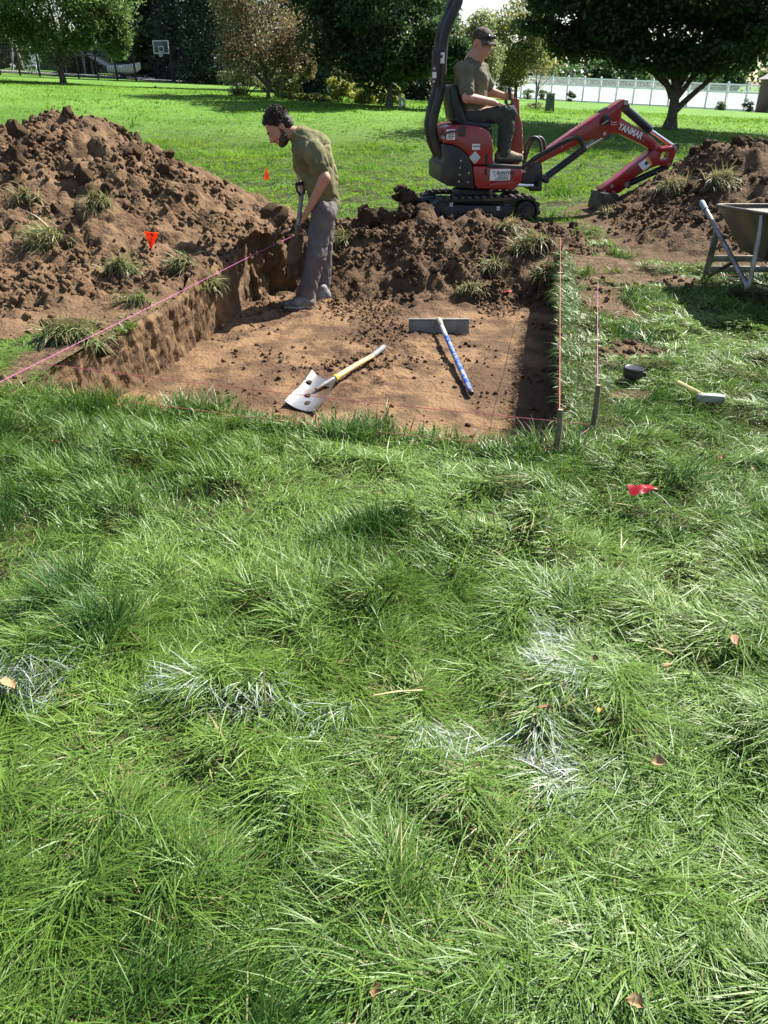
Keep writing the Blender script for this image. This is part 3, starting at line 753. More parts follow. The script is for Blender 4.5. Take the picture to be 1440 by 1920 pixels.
make_tree('olive_tree', 'tall olive tree with a yellow patch beside the house roof', gpt(965, 62),
          [(0, 0, 3.0, 2.7, 2.4, 2.6, 24, 0.95), (-0.6, -2.0, 4.6, 0.5, .5, .5, 4, 0.05)], OLV + [(0.32, 0.29, 0.06)], 16000, 0.22, (2, 0.15), 437)
make_tree('smoke_tree', 'brownish green airy ornamental tree on several thin stems', gpt(505, 27),
          [(-0.05, 0, 2.25, 1.55, 1.5, 1.65, 34, 0.8), (-0.8, 0, 1.3, 0.85, 0.9, 0.6, 9, 0.1), (0.8, 0, 1.25, 0.85, 0.9, 0.6, 9, 0.1)], SMK, 21000, 0.085, (0.85, 0.07), 441, bark=BARK, limbs=22, slim=0.6,
          fork=[((0, 0, .35), (-.25, 0, 0.6), (-.6, .1, 1.0), .05, .03), ((0, 0, .4), (.2, 0, .7), (.5, .1, 1.1), .045, .025), ((0, 0, .5), (-.12, .1, 1.0), (-.25, .1, 1.6), .045, .02)])
make_tree('small_tree', 'small brownish tree in the bed right of the airy ornamental tree', gpt(568, 29),
          [(0.0, 0, 1.25, 0.62, 0.62, 0.62, 12, 1.0)], SMK, 5200, 0.075, (0.7, 0.035), 451, limbs=9, slim=0.6)
make_tree('maple_tree', 'rounded green maple on the lawn before the black metal fence', gpt(128, 33),
          [(0.4, 0, 2.95, 2.45, 2.4, 2.15, 38, 0.82), (1.55, 0, 1.7, 1.05, 1.2, 0.95, 12, 0.18)], MAP, 42000, 0.12, (1.3, 0.12), 461, slim=0.55, limbs=16,
          fork=[((0, 0, .62), (-.3, 0, .85), (-.65, 0, 1.2), .06, .035), ((0, 0, .65), (.35, 0, .8), (.7, 0, 1.1), .05, .03)])
make_tree('yellow_tree', 'yellowish green tree cut off by the left edge of the photo', gpt(-42, 33),
          [(0.0, 0, 2.7, 1.45, 1.5, 1.9, 22, 1.0)], YEL, 15000, 0.11, (1.3, 0.1), 471, slim=0.55)
make_tree('weeping_tree', 'drooping tan and green small tree behind the rounded bushes', gpt(668, 28.5),
          [(0.1, 0, 0.85, 0.8, 0.7, 0.42, 14, 1.0)], OLV + SMK, 5000, 0.10, (0.75, 0.05), 481, slim=0.32, droop=1.0, bark=BARK_PALE, limbs=10)
make_tree('bare_sapling', 'nearly leafless sapling in a weedy ring in front of the white fence', gpt(1003, 31),
          [(0, 0, 1.0, 0.62, 0.6, 0.5, 18, 1.0)], SMK, 260, 0.05, (0.6, 0.035), 491, limbs=18, bark=BARK)
# spruces and wood behind
for i, (px, D, h, r, lab) in enumerate(((300, 56, 11, 2.6, 'dark spruce left of the basketball hoop'), (378, 50, 12, 3.0, 'dark blue-green spruce right of the basketball hoop'), (428, 46, 12, 2.9, 'dark spruce behind the airy ornamental tree'), (600, 38, 10, 2.8, 'dark spruce between the ornamental tree and the dark tree'), (790, 40, 10, 2.6, 'dark spruce left of the excavator roll bar'))):
    root = empty('spruce_tree', gpt(px, D)); tag(root, lab, 'tree', 'dark spruces along the back of the lawn')
    g = np.random.default_rng(500 + i); n = 15000
    t = g.uniform(0, 1, n) ** 1.3; a = g.uniform(0, 6.283, n)
    wh = np.floor(t * 17)
    rr = r * (1 - t) ** 0.8 * (0.35 + 0.65 * g.uniform(0, 1, n) ** 0.5) * (0.82 + 0.18 * np.cos(a * 5 + wh * 1.9))
    P = np.stack([rr * np.cos(a), rr * np.sin(a), 0.25 + t * h - 0.16 * rr + 0.0 * t], -1)
    link_mesh('crown', leaf_mesh('crown', P, g.uniform(0.18, 0.40, n), colours(n, [(0.030, 0.056, 0.040), (0.042, 0.075, 0.052), (0.058, 0.098, 0.062)]), 0.35, 0.35), NEEDLE, root)
    MB().tube([(0, 0, -.2), (0, 0, h * 0.5), (0, 0, h * .97)], [0.18, 0.11, 0.02], 8).build('trunk', BARK, root)
def wood(name, label, x0, x1, y0, y1, h, n, pal, size, seed):
    g = np.random.default_rng(seed); nl = 46
    C = np.stack([g.uniform(x0, x1, nl), g.uniform(y0, y1, nl), g.uniform(0.8, h, nl)], -1)
    k = g.integers(0, nl, n); q = g.normal(0, 1, (n, 3)); q /= np.linalg.norm(q, axis=1, keepdims=True)
    P = C[k] + q * g.uniform(0.4, 1, (n, 1)) * g.uniform(1.3, 2.6, nl)[k][:, None]
    P[:, 2] = np.abs(P[:, 2]); P[:, 2] += gz(P[:, 0], P[:, 1])
    return tag(link_mesh(name, leaf_mesh(name, P, g.uniform(0.7, 1.4, n) * size, colours(n, pal), 0.3, 0.6), LEAF), label, 'wood', kind='stuff')
wood('woodland', 'dark mass of trees closing the view behind the left half of the lawn', -34, 3.5, 52, 62, 10, 30000, DK + MAP[:1], 0.42, 601)
wood('woodland', 'dark mass of trees beyond the white fence on the right', 11, 62, 92, 104, 3.6, 14000, DK, 0.55, 603)
def make_shrub(name, label, px, D, w, h, pal, n, ls, seed, group=None, slim=0.4, droop=-0.3):
    root = empty(name, gpt(px, D)); tag(root, label, 'shrub', group)
    p, c = crown_points(n, (0, 0, h * 0.5), (w / 2, w / 2 * 0.9, h * 0.55), 16, seed, 0.3)
    p = p[p[:, 2] > 0.02]
    link_mesh('foliage', leaf_mesh('foliage', p, RNG.uniform(0.6, 1.3, len(p)) * ls, colours(len(p), pal), droop, slim), LEAF, root)
    mb = MB()
    for k in range(6): mb.tube([(0, 0, -.1), Vector(c[k]) * 0.5, tuple(c[k])], [0.025, 0.016, 0.006], 5)
    mb.build('stem', BARK, root)
    return root
GB = 'rounded yellow-green bushes under the dark tree'
make_shrub('rounded_bush', 'leftmost of the rounded yellow-green bushes under the dark tree', 637, 27.4, 0.95, 0.66, LIM, 3000, 0.085, 611, GB)
make_shrub('rounded_bush', 'rounded yellow-green bush second from the left under the dark tree', 683, 27.2, 0.95, 0.62, LIM, 3000, 0.085, 613, GB)
make_shrub('rounded_bush', 'small yellow-green bush just left of the dark tree trunk', 716, 27.6, 0.55, 0.55, LIM, 1700, 0.08, 615, GB)
make_shrub('rounded_bush', 'small yellow-green bush just right of the dark tree trunk', 743, 27.6, 0.45, 0.46, LIM, 1300, 0.08, 617, GB)
make_shrub('feathery_shrub', 'pale feathery shrub left behind the airy ornamental tree', 462, 28.5, 1.6, 1.15, OLV, 4200, 0.14, 619, None, 0.2)
make_shrub('feathery_shrub', 'pale feathery shrub right behind the airy ornamental tree', 528, 28.8, 1.1, 1.0, OLV, 3000, 0.14, 621, None, 0.2)
for i, px in enumerate((532, 548, 566, 582, 598, 612)):
    make_shrub('hosta', ('pale low leafy hosta in the bed, number %s from the left' % ('one', 'two', 'three', 'four', 'five', 'six')[i]), px, 26.6, 0.36, 0.22, LIM[:2] + [(0.22, 0.27, 0.16)], 420, 0.10, 631 + i, 'low hostas along the bed edge', 0.6)
for i, (px, lab) in enumerate(((988, 'small bush at the fence foot left of the bare sapling'), (1022, 'small bush at the fence foot right of the bare sapling'), (1071, 'lone dark tuft at the foot of the white fence'), (1355, 'small bush at the fence foot right of the shade tree trunk'), (1405, 'small bush near the right end of the white fence'))):
    make_shrub('low_bush', lab, px, 65.5 if px > 1100 else 74, 1.1 if px != 1071 else .8, 0.8, DK + MAP[:2], 700, 0.14, 651 + i, 'low bushes along the white fence')
make_shrub('weed_ring', 'ring of tall weeds around the bare sapling', 1003, 31.05, 0.7, 0.22, OLV + MAP, 500, 0.12, 661, None, 0.15, -1.0)
for i, px in enumerate((908, 920, 932, 944, 957, 970)):
    root = empty('arborvitae', gpt(px, 84)); tag(root, 'pointed dark arborvitae beyond the white fence, %s from the left' % ('first', 'second', 'third', 'fourth', 'fifth', 'sixth')[i], 'shrub', 'arborvitae hedge before the house')
    g = np.random.default_rng(680 + i); n = 1500; t = g.uniform(0, 1, n); a = g.uniform(0, 6.283, n); h = 3.4 + 0.5 * math.sin(i * 2.3)
    rr = 0.62 * (1 - t ** 2.2) * g.uniform(0.5, 1, n)
    link_mesh('foliage', leaf_mesh('foliage', np.stack([rr * np.cos(a), rr * np.sin(a), t * h], -1), g.uniform(.18, .34, n), colours(n, DK[:3]), -0.8, 0.4), NEEDLE, root)

# ================================================================== white vinyl fence
VINYL = pm('white_vinyl', (0.84, 0.85, 0.86), (0.80, 0.81, 0.83), scale=3, rough=0.4, spec=0.4)
def thin_plastic(m, fac):
    nt = m.node_tree; b = nt.nodes['Principled BSDF']; t = nt.nodes.new('ShaderNodeBsdfTranslucent'); x = nt.nodes.new('ShaderNodeMixShader')
    t.inputs[0].default_value = (0.80, 0.83, 0.88, 1); x.inputs[0].default_value = fac
    nt.links.new(b.outputs[0], x.inputs[1]); nt.links.new(t.outputs[0], x.inputs[2]); nt.links.new(x.outputs[0], nt.nodes['Material Output'].inputs[0])
thin_plastic(VINYL, 0.3)
fA, fB = gpt(922, 80.0), gpt(1437, 66.0)
fA.z = fB.z = 0
nb = 16
froot = empty('white_fence', (fA.x, fA.y, 0)); tag(froot, 'white vinyl privacy fence with lattice top across the back of the lawn', 'fence')
fdir = (fB - fA) / nb; ang = math.atan2(fdir.y, fdir.x); bay = fdir.length
post_me = MB().box((0, 0, 0.93), (0.13, 0.13, 1.9)).mesh('post', 0.008); post_me.materials.append(VINYL)
cap_me = MB().lathe([(0.11, 0), (0.11, 0.03), (0.02, 0.11), (0.001, 0.115)], 4).mesh('post_cap', 0, smooth=0); cap_me.materials.append(VINYL)
mbp = MB()
nbd = 7; wb = (bay - 0.13) / nbd
for k in range(nbd): mbp.add([(0.065 + k * wb + .001, 0, .08), (0.065 + (k + 1) * wb - .001, 0, .08), (0.065 + (k + 1) * wb - .001, 0, 1.24), (0.065 + k * wb + .001, 0, 1.24)], [(0, 1, 2, 3)])
pan_me = mbp.mesh('board_panel', 0, smooth=0); pan_me.materials.append(VINYL)
rail_me = MB().box((bay / 2, 0, 0), (bay - 0.13, 0.06, 0.10)).mesh('rail', 0.005); rail_me.materials.append(VINYL)
mbl = MB(); lh = 0.42
for k in range(-4, 12):
    for sg in (1, -1):
        x0 = 0.065 + k * 0.13; xa, xb = x0, x0 + lh
        za, zb = (0, lh) if sg > 0 else (lh, 0)
        lo, hi = max(xa, 0.07), min(xb, bay - 0.07)
        if hi - lo < 0.05: continue
        f0, f1 = (lo - xa) / lh, (hi - xa) / lh
        mbl.bar((lo, 0.006 * sg, za + (zb - za) * f0), (hi, 0.006 * sg, za + (zb - za) * f1), 0.010, 0.035, up=(0, 1, 0))
lat_me = mbl.mesh('lattice', 0, smooth=0); lat_me.materials.append(VINYL)
for i in range(nb + 1):
    p = fA + fdir * i; z = float(gz(p.x, p.y)) - 0.02
    po = link_mesh('post', post_me, None, froot, (p.x - fA.x, p.y - fA.y, z), (0, 0, ang))
    link_mesh('post_cap', cap_me, None, po, (0, 0, 1.885), (0, 0, math.pi / 4))
    if i < nb:
        q = p + fdir; z2 = float(gz(q.x, q.y)) - 0.02; tilt = math.atan2(z2 - z, bay)
        loc = (p.x - fA.x, p.y - fA.y)
        link_mesh('board_panel', pan_me, None, froot, (*loc, z), (0, -tilt, ang))
        for hz in (0.09, 1.28, 1.78): link_mesh('rail', rail_me, None, froot, (*loc, z + hz), (0, -tilt, ang))
        link_mesh('lattice', lat_me, None, froot, (*loc, z + 1.33), (0, -tilt, ang))
# house beyond
hz0 = gpt(925, 96); hroot = empty('house', hz0); tag(hroot, 'pale house with grey gable roof rising behind the operator and hedge', 'house')
SHING = pm('grey_shingles', (0.30, 0.27, 0.265), (0.38, 0.345, 0.34), scale=6, rough=0.9, bump=0.4, bscale=20)
SID = pm('pale_siding', (0.55, 0.52, 0.48), (0.6, 0.57, 0.53), scale=3, rough=0.8)
MB().box((-2.5, 3, 1.6), (7.5, 8, 3.2)).build('wall', SID, hroot)
MB().prism([(-6.6, 3.1), (1.9, 3.1), (1.8, 3.45), (-1.4, 6.4), (-3.2, 6.4), (-6.5, 3.35)], -1.4, 7.4).build('roof', SHING, hroot)
w = MB().box((-1.2, -1.03, 1.7), (1.2, 0.08, 1.3)).build('window', VINYL, hroot)
MB().box((-1.2, -1.085, 1.7), (1.0, 0.03, 1.1)).build('pane', pm('window_glass', (0.03, 0.04, 0.05), rough=0.08, spec=0.6), w)
# brown building corner at the right edge
sr = empty('garden_shed', gpt(1449, 64)); tag(sr, 'brown timber shed corner at the right edge by the white fence', 'shed')
SHED = pm('brown_boards', (0.12, 0.075, 0.055), (0.17, 0.11, 0.08), scale=5, rough=0.8)
MB().box((1.2, 1.2, 1.1), (2.6, 2.4, 2.2)).build('wall', SHED, sr, 0.01)
MB().prism([(-.3, 2.2), (2.7, 2.2), (1.2, 3.0)], -0.2, 2.6).build('roof', SHING, sr)
MB().box((-.12, -.03, 1.1), (.10, .10, 2.2)).build('corner_trim', VINYL, sr)
# grey utility pedestal on the lawn
ur = empty('utility_pedestal', gpt(1028, 27.2)); tag(ur, 'dark grey-green utility pedestal with sloped lid standing on the lawn', 'utility box')
UT = pm('utility_green', (0.075, 0.09, 0.085), (0.10, 0.115, 0.105), scale=6, rough=0.55)
MB().prism([(-.13, -.05), (.15, -.05), (.12, .50), (-.10, .50)], -.11, .11).build('housing', UT, ur, 0.012)
MB().prism([(-.115, .503), (.135, .503), (.12, .56), (-.09, .56)], -.125, .125).build('lid', pm('utility_lid', (0.16, 0.18, 0.17), rough=0.5), ur, 0.01)
# small white garden stakes sign right of the dark tree
gr = empty('garden_marker', gpt(754, 25.6)); tag(gr, 'small pale two-piece garden marker right of the dark tree trunk', 'marker')
STONE = pm('pale_stone', (0.50, 0.52, 0.50), (0.38, 0.41, 0.40), scale=9, rough=0.8)
MB().prism([(-.11, -.05), (-.01, -.05), (-.03, .36), (-.12, .38)], -.05, .05).build('tall_slab', STONE, gr, 0.008)
MB().prism([(.02, -.05), (.12, -.05), (.09, .24), (.01, .26)], -.05, .05).build('short_slab', STONE, gr, 0.008)

# ================================================================== left background: driveway, hoop, metal fence, boat
drive = []
for t in np.linspace(0, 1, 30):
    x = -29 + 22.5 * t; yc = 50.5 - 3.2 * t
    drive.append((x, yc))
NV = 8; V = []
for (x, yc) in drive:
    for k in range(NV): yy = yc - 2.6 + 5.4 * k / (NV - 1); V.append((x, yy, float(gz(x, yy)) + 0.05))
tag(link_mesh('driveway', quads_mesh('driveway', np.array(V), grid_faces(30, NV)), pm('pale_concrete', (0.52, 0.49, 0.45), (0.44, 0.42, 0.385), scale=2, rough=0.9, bump=0.2)), kind='structure')
BLK = pm('black_metal', (0.018, 0.018, 0.02), (0.03, 0.03, 0.032), scale=20, rough=0.45, spec=0.4)
a0, a1 = gpt(-60, 41.5), gpt(262, 43.0)
mroot = empty('metal_fence', (a0.x, a0.y, 0)); tag(mroot, 'black metal picket fence across the lawn behind the maple', 'fence')
nbm = 9; md = Vector((a1.x - a0.x, a1.y - a0.y, 0)) / nbm; mang = math.atan2(md.y, md.x); mb_ = md.length
mpost = MB().box((0, 0, .68), (.075, .075, 1.42)).mesh('post'); mpost.materials.append(BLK)
mrail = MB().box((mb_ / 2, 0, 0), (mb_ - .075, .03, .035)).mesh('rail', smooth=0); mrail.materials.append(BLK)
mm = MB(); npk = 11
for k in range(npk): mm.box(((k + 1) * mb_ / (npk + 1), 0, 0.66), (0.018, 0.018, 1.16))
mpick = mm.mesh('pickets', smooth=0); mpick.materials.append(BLK)
for i in range(nbm + 1):
    p = Vector((a0.x, a0.y, 0)) + md * i; z = float(gz(p.x, p.y)); loc = (p.x - a0.x, p.y - a0.y, z)
    link_mesh('post', mpost, None, mroot, loc, (0, 0, mang))
    if i < nbm:
        q = p + md; tl = math.atan2(float(gz(q.x, q.y)) - z, mb_)
        [link_mesh('rail', mrail, None, mroot, (loc[0], loc[1], z + hz), (0, -tl, mang)) for hz in (0.15, 0.98, 1.15)]; tag(link_mesh('pickets', mpick, None, mroot, loc, (0, -tl, mang)), kind='stuff')
# basketball hoop
hb = gpt(331, 46.0); hr = empty('basketball_hoop', hb, R(-8)); hr.scale = (0.6, 0.6, 0.6); tag(hr, 'basketball hoop on a dark padded pole beside the driveway', 'basketball hoop')
MB().tube([(0, 0, -.1), (0, 0, 2.3)], 0.085, 10).build('pole', BLK, hr)
MB().box((0, 0, 0.75), (0.32, 0.3, 1.55)).build('pad', pm('dark_pad', (0.03, 0.025, 0.03), rough=0.7), hr, 0.04)
MB().bar((0, 0, 2.2), (-0.35, 0, 2.95), 0.10, 0.12).bar((0, 0, 1.9), (-0.35, 0, 2.5), .06, .06).build('arm', BLK, hr)
bd = MB().box((-0.75, -0.1, 2.62), (1.34, 0.03, 0.95)).build('backboard', pm('smoked_acrylic', (0.06, 0.07, 0.08), (0.08, 0.09, 0.10), rough=0.2), hr, 0.004)
W = pm('white_paint', (0.80, 0.80, 0.79), rough=0.5)
mb = MB()
for (cx, cz, sx, sz) in ((-.75, 3.07, 1.40, .07), (-.75, 2.17, 1.40, .07), (-1.41, 2.62, .07, .84), (-.09, 2.62, .07, .84), (-.75, 2.66, .46, .05), (-.75, 2.30, .46, .05), (-.955, 2.48, .05, .31), (-.545, 2.48, .05, .31)):
    mb.box((cx, -0.125, cz), (sx, 0.03, sz))
mb.build('border_lines', W, bd)
rim = MB().tube([(-.75 + .21 * math.cos(t), -.36 + .21 * math.sin(t), 2.24) for t in np.linspace(0, 6.283, 21)], 0.012, 6).build('rim', pm('orange_rim', (0.65, 0.13, 0.04), rough=0.5), hr)
mb = MB()
for k in range(12):
    t0 = 6.283 * k / 12
    for sg in (1, -1):
        mb.tube([(-.75 + .21 * math.cos(t0), -.36 + .21 * math.sin(t0), 2.23), (-.75 + .13 * math.cos(t0 + sg * .5), -.36 + .13 * math.sin(t0 + sg * .5), 1.9)], 0.008, 4)
mb.build('net', W, rim)
# boat on a trailer
br = empty('boat', gpt(240, 46.5), R(4)); br.scale = (0.5, 0.5, 0.5); tag(br, 'pale hulled boat on a dark trailer at the end of the metal fence', 'boat')
mb = MB(); st = [(-1.5, .75, .55, 1.05), (-0.8, .8, .45, 1.1), (0.3, .8, .45, 1.15), (1.2, .55, .55, 1.25), (1.85, .08, .95, 1.38)]
rows = []
for (x, w_, zb, zt) in st: rows.append([(x, -w_, zt), (x, -w_ * .9, zb + .2), (x, 0, zb), (x, w_ * .9, zb + .2), (x, w_, zt), (x, 0, zt + .22)])
vs = [p for r_ in rows for p in r_]; fs = []
for i in range(4):
    for k in range(6): fs.append((i * 6 + k, i * 6 + (k + 1) % 6, (i + 1) * 6 + (k + 1) % 6, (i + 1) * 6 + k))
fs += [tuple(range(5, -1, -1)), tuple(range(24, 30))]
mb.add(vs, fs).build('hull', pm('pale_gelcoat', (0.62, 0.58, 0.52), (0.55, 0.52, 0.47), rough=0.4), br, 0.02)
MB().bar((-1.5, -.5, .38), (2.6, -.1, .38), .07, .09).bar((-1.5, .5, .38), (2.6, .1, .38), .07, .09).box((-.3, 0, .36), (.1, 1.5, .1)).box((-1.0, 0, .40), (.09, 1.2, .09)).build('trailer_frame', BLK, br)
for s in (-1, 1):
    w = MB().lathe([(.12, -.1), (.3, -.1), (.33, -.06), (.33, .06), (.3, .1), (.12, .1)], 20, (-.3, s * .78, .31), 'y').build('wheel', BLK, br)
    MB().lathe([(.11, -.105), (.13, -.105), (.13, .105), (.11, .105)], 14, (-.3, s * .78, .31), 'y').build('hub', W, w)
# play set beyond the metal fence
pr = empty('play_set', gpt(152, 53)); tag(pr, 'weathered grey play set with a slide beyond the black metal fence', 'play set')
TIM = pm('grey_timber', (0.16, 0.155, 0.155), (0.23, 0.22, 0.215), scale=10, rough=0.9)
for x in (-.8, .8):
    for y in (-.7, .7): MB().box((x, y, 1.1), (.12, .12, 2.3)).build('post', TIM, pr)
MB().box((0, 0, 1.0), (1.9, 1.6, .1)).build('deck', TIM, pr)
for z in (1.3, 1.6): MB().box((0, -.72, z), (1.48, .05, .12)).build('railing', TIM, pr)
MB().bar((.9, 0, 1.0), (2.6, -.2, .15), .5, .05).bar((.9, -.25, 1.08), (2.6, -.45, .22), .04, .18).bar((.9, .25, 1.08), (2.6, .05, .22), .04, .18).build('slide', pm('pale_plastic', (0.45, 0.48, 0.46), rough=0.5), pr)
MB().bar((-.8, 0, 2.2), (-3.4, 0, 2.2), .1, .12).bar((-3.4, 0, 2.2), (-3.4, -.9, 0), .09, .09).bar((-3.4, 0, 2.2), (-3.4, .9, 0), .09, .09).build('swing_frame', TIM, pr)
for x in (-1.6, -2.5):
    MB().tube([(x, -.0, 2.15), (x, 0, .62)], .012, 4).tube([(x + .4, 0, 2.15), (x + .4, 0, .62)], .012, 4).box((x + .2, 0, .6), (.44, .18, .04)).build('swing', BLK, pr)
cr = empty('lawn_chair', gpt(76, 47)); tag(cr, 'white framed lawn chair beyond the metal fence left of the maple trunk', 'chair')
MB().box((0, 0, .42), (.5, .5, .05)).build('seat', W, cr, .01)
MB().box((0, .25, .72), (.5, .05, .55)).build('backrest', W, cr, .01)
for x in (-.22, .22):
    for y in (-.22, .22): MB().box((x, y, .2), (.04, .04, .42)).build('leg', W, cr)
bw = empty('board_fence', gpt(60, 66)); tag(bw, 'dark grey board fence far behind the play set', 'fence')
GB2 = pm('dark_boards', (0.085, 0.085, 0.095), (0.13, 0.128, 0.135), scale=4, rough=0.9)
brd = MB().box((0, 0, 0.95), (0.93, 0.05, 1.9)).mesh('board'); brd.materials.append(GB2)
for k in range(30):
    x = -14 + k * 0.95; wx = bw.location.x + x
    link_mesh('board', brd, None, bw, (x, 0, float(gz(wx, 66)) - bw.location.z - .05))
# ================================================================== mini excavator, seen from its right-hand side
EX_YAW = R(7.0); EX_C = Vector((1.45, 8.95, 0.0)); EX_Z = 0.07
eu = Vector((math.cos(EX_YAW), math.sin(EX_YAW), 0)); ev = Vector((-math.sin(EX_YAW), math.cos(EX_YAW), 0))
def ex(px, py, v=0.0):
    """sight line cut with the machine's own upright plane at side offset v: (along, up)"""
    o = Vector((0, 0, CAMH)); d = ray(px, py); c = EX_C + ev * v
    t = (c - o).dot(ev) / d.dot(ev); q = o + d * t - EX_C
    return (q.dot(eu), q.z - EX_Z)
def e2(px, py, v=0.0): return ex(760 + px / 4.8, 220 + py / 4.8, v)
def e3(px, py, v=0.0): return ex(980 + px / 4.645, 170 + py / 4.645, v)
def e1(px, py, v=0.0): return ex(740 + px / 2.5714, py / 2.5714, v)
def p3(f, px, py, v): a = f(px, py, v); return Vector((a[0], v, a[1]))
RED = pm('excavator_red', (0.33, 0.010, 0.014), (0.27, 0.009, 0.012), scale=2.5, rough=0.34, spec=0.5, coat=0.4, bump=0.02, bscale=90, c3=(0.22, 0.030, 0.024), s3=7)
BKP = pm('excavator_black', (0.018, 0.018, 0.020), (0.030, 0.029, 0.028), scale=9, rough=0.5, spec=0.4, c3=(0.055, 0.048, 0.040), s3=5)
RUB = pm('track_rubber', (0.020, 0.020, 0.021), (0.038, 0.034, 0.030), scale=14, rough=0.75, bump=0.2, c3=(0.085, 0.062, 0.045), s3=4)
SEATM = pm('seat_vinyl', (0.018, 0.019, 0.023), (0.026, 0.027, 0.032), scale=20, rough=0.42, bump=0.05)
CHR = pm('chrome_rod', (0.75, 0.76, 0.78), (0.7, 0.71, 0.73), rough=0.15, metal=1.0)
CYL = pm('cylinder_teal_black', (0.016, 0.026, 0.028), (0.022, 0.034, 0.036), rough=0.35, spec=0.5)
STEEL = pm('dull_steel', (0.42, 0.41, 0.40), (0.30, 0.29, 0.28), scale=30, rough=0.4, metal=0.8)
STK = pm('sticker_white', (0.78, 0.78, 0.77), (0.72, 0.72, 0.72), rough=0.45)
INK = pm('ink_black', (0.02, 0.02, 0.022), rough=0.5)
MUD = pm('caked_mud', (0.10, 0.072, 0.052), (0.17, 0.125, 0.09), scale=18, rough=0.95, bump=0.5)
exr = empty('mini_excavator', (EX_C.x, EX_C.y, EX_Z), EX_YAW)
tag(exr, 'small red and black tracked mini excavator with its boom reaching right', 'excavator')
NB, FB = -0.33, 0.33                     # near and far body faces
# tracks ------------------------------------------------------------
def track(vc, width=0.20):
    a, b_ = e2(345, 800, -0.4), e2(1085, 845, -0.4)
    za = b_[1]; ra, rb = 0.125, 0.135
    L0, L1 = a[0], b_[0]
    n = 22; pts = []
    for k in range(n + 1): t = math.pi / 2 - math.pi * k / n; pts.append((L1 + rb * math.cos(t), za + rb * math.sin(t)))
    for k in range(n + 1): t = -math.pi / 2 - math.pi * k / n; pts.append((L0 + ra * math.cos(t), za + ra * math.sin(t)))
    belt_o = pts; th = 0.022
    inner = []
    for k in range(n + 1): t = math.pi / 2 - math.pi * k / n; inner.append((L1 + (rb - th) * math.cos(t), za + (rb - th) * math.sin(t)))
    for k in range(n + 1): t = -math.pi / 2 - math.pi * k / n; inner.append((L0 + (ra - th) * math.cos(t), za + (ra - th) * math.sin(t)))
    m = len(pts); mb = MB(); vs = []
    for ring in (belt_o, inner):
        for v in (vc - width / 2, vc + width / 2): vs += [(p[0], v, p[1]) for p in ring]
    fs = []
    for i in range(m):
        j = (i + 1) % m
        fs += [(i, j, m + j, m + i), (2 * m + j, 2 * m + i, 3 * m + i, 3 * m + j), (i, 2 * m + i, 2 * m + j, j), (m + j, 3 * m + j, 3 * m + i, m + i)]
    mb.add(vs, fs)
    belt = mb.build('track_belt', RUB, exr, 0.0, smooth=40)
    # lugs along the belt
    P = [Vector((p[0], 0, p[1])) for p in pts] + [Vector((pts[0][0], 0, pts[0][1]))]
    cum = [0.0]
    for i in range(m): cum.append(cum[-1] + (P[i + 1] - P[i]).length)
    nl = 34; lug = MB().box((0, 0, 0.009), (0.042, width * 0.98, 0.024)).mesh('track_lug', 0.006, 1); lug.materials.append(RUB)
    for k in range(nl):
        s = cum[-1] * k / nl; i = max(q for q in range(m) if cum[q] <= s + 1e-9)
        p = P[i].lerp(P[i + 1], (s - cum[i]) / max(cum[i + 1] - cum[i], 1e-6)); d = P[i + 1] - P[i]
        o = link_mesh('track_lug', lug, None, belt, (p.x, vc, p.z), (0, -math.atan2(d.z, d.x), 0))
    # frame, sprocket, idler, rollers
    sd = -1 if vc < 0 else 1
    MB().prism([(L0 - .02, za - .065), (L1 - .16, za - .085), (L1 - .13, za - .02), (L1 - .13, za + .05), (L0 + .05, za + .075), (L0 - .03, za + .03)], vc - width * .42, vc + width * .42).build('track_frame', BKP, exr, 0.012)
    sp = MB().lathe([(.03, -.08), (.095, -.08), (.112, -.05), (.112, .05), (.095, .08), (.03, .08)], 22, (L1, vc, za), 'y').build('drive_sprocket', BKP, exr)
    MB().lathe([(.055, -.022), (.055, .022), (.02, .03)], 14, (L1, vc + sd * .085, za), 'y').build('hub', RUB, sp)
    MB().lathe([(.03, -.07), (.098, -.07), (.102, .0), (.098, .07), (.03, .07)], 22, (L0, vc, za), 'y').build('idler_wheel', BKP, exr)
    for k in range(3): MB().lathe([(.02, -.06), (.045, -.06), (.045, .06), (.02, .06)], 14, (L0 + .16 + k * .19, vc, za - .085), 'y').build('track_roller', BKP, exr)
    return L0, L1, za
T0, T1, TZ = track(-0.32)
track(0.32)
for (x, y) in ((415, 785), (838, 820)):
    a = e2(x, y, -.413); MB().box((a[0], -.4065, a[1]), (.032, .004, .036)).build('warning_sticker', STK, exr)
    MB().box((a[0] + .003, -.4095, a[1]), (.010, .002, .016)).build('printed_mark', INK, exr)
MB().box(((T0 + T1) / 2, 0, TZ + 0.05), (0.5, 0.44, 0.13)).lathe([(.21, .09), (.21, .19)], 26, ((T0 + T1) / 2 - .05, 0, TZ)).build('carriage', BKP, exr, 0.01)
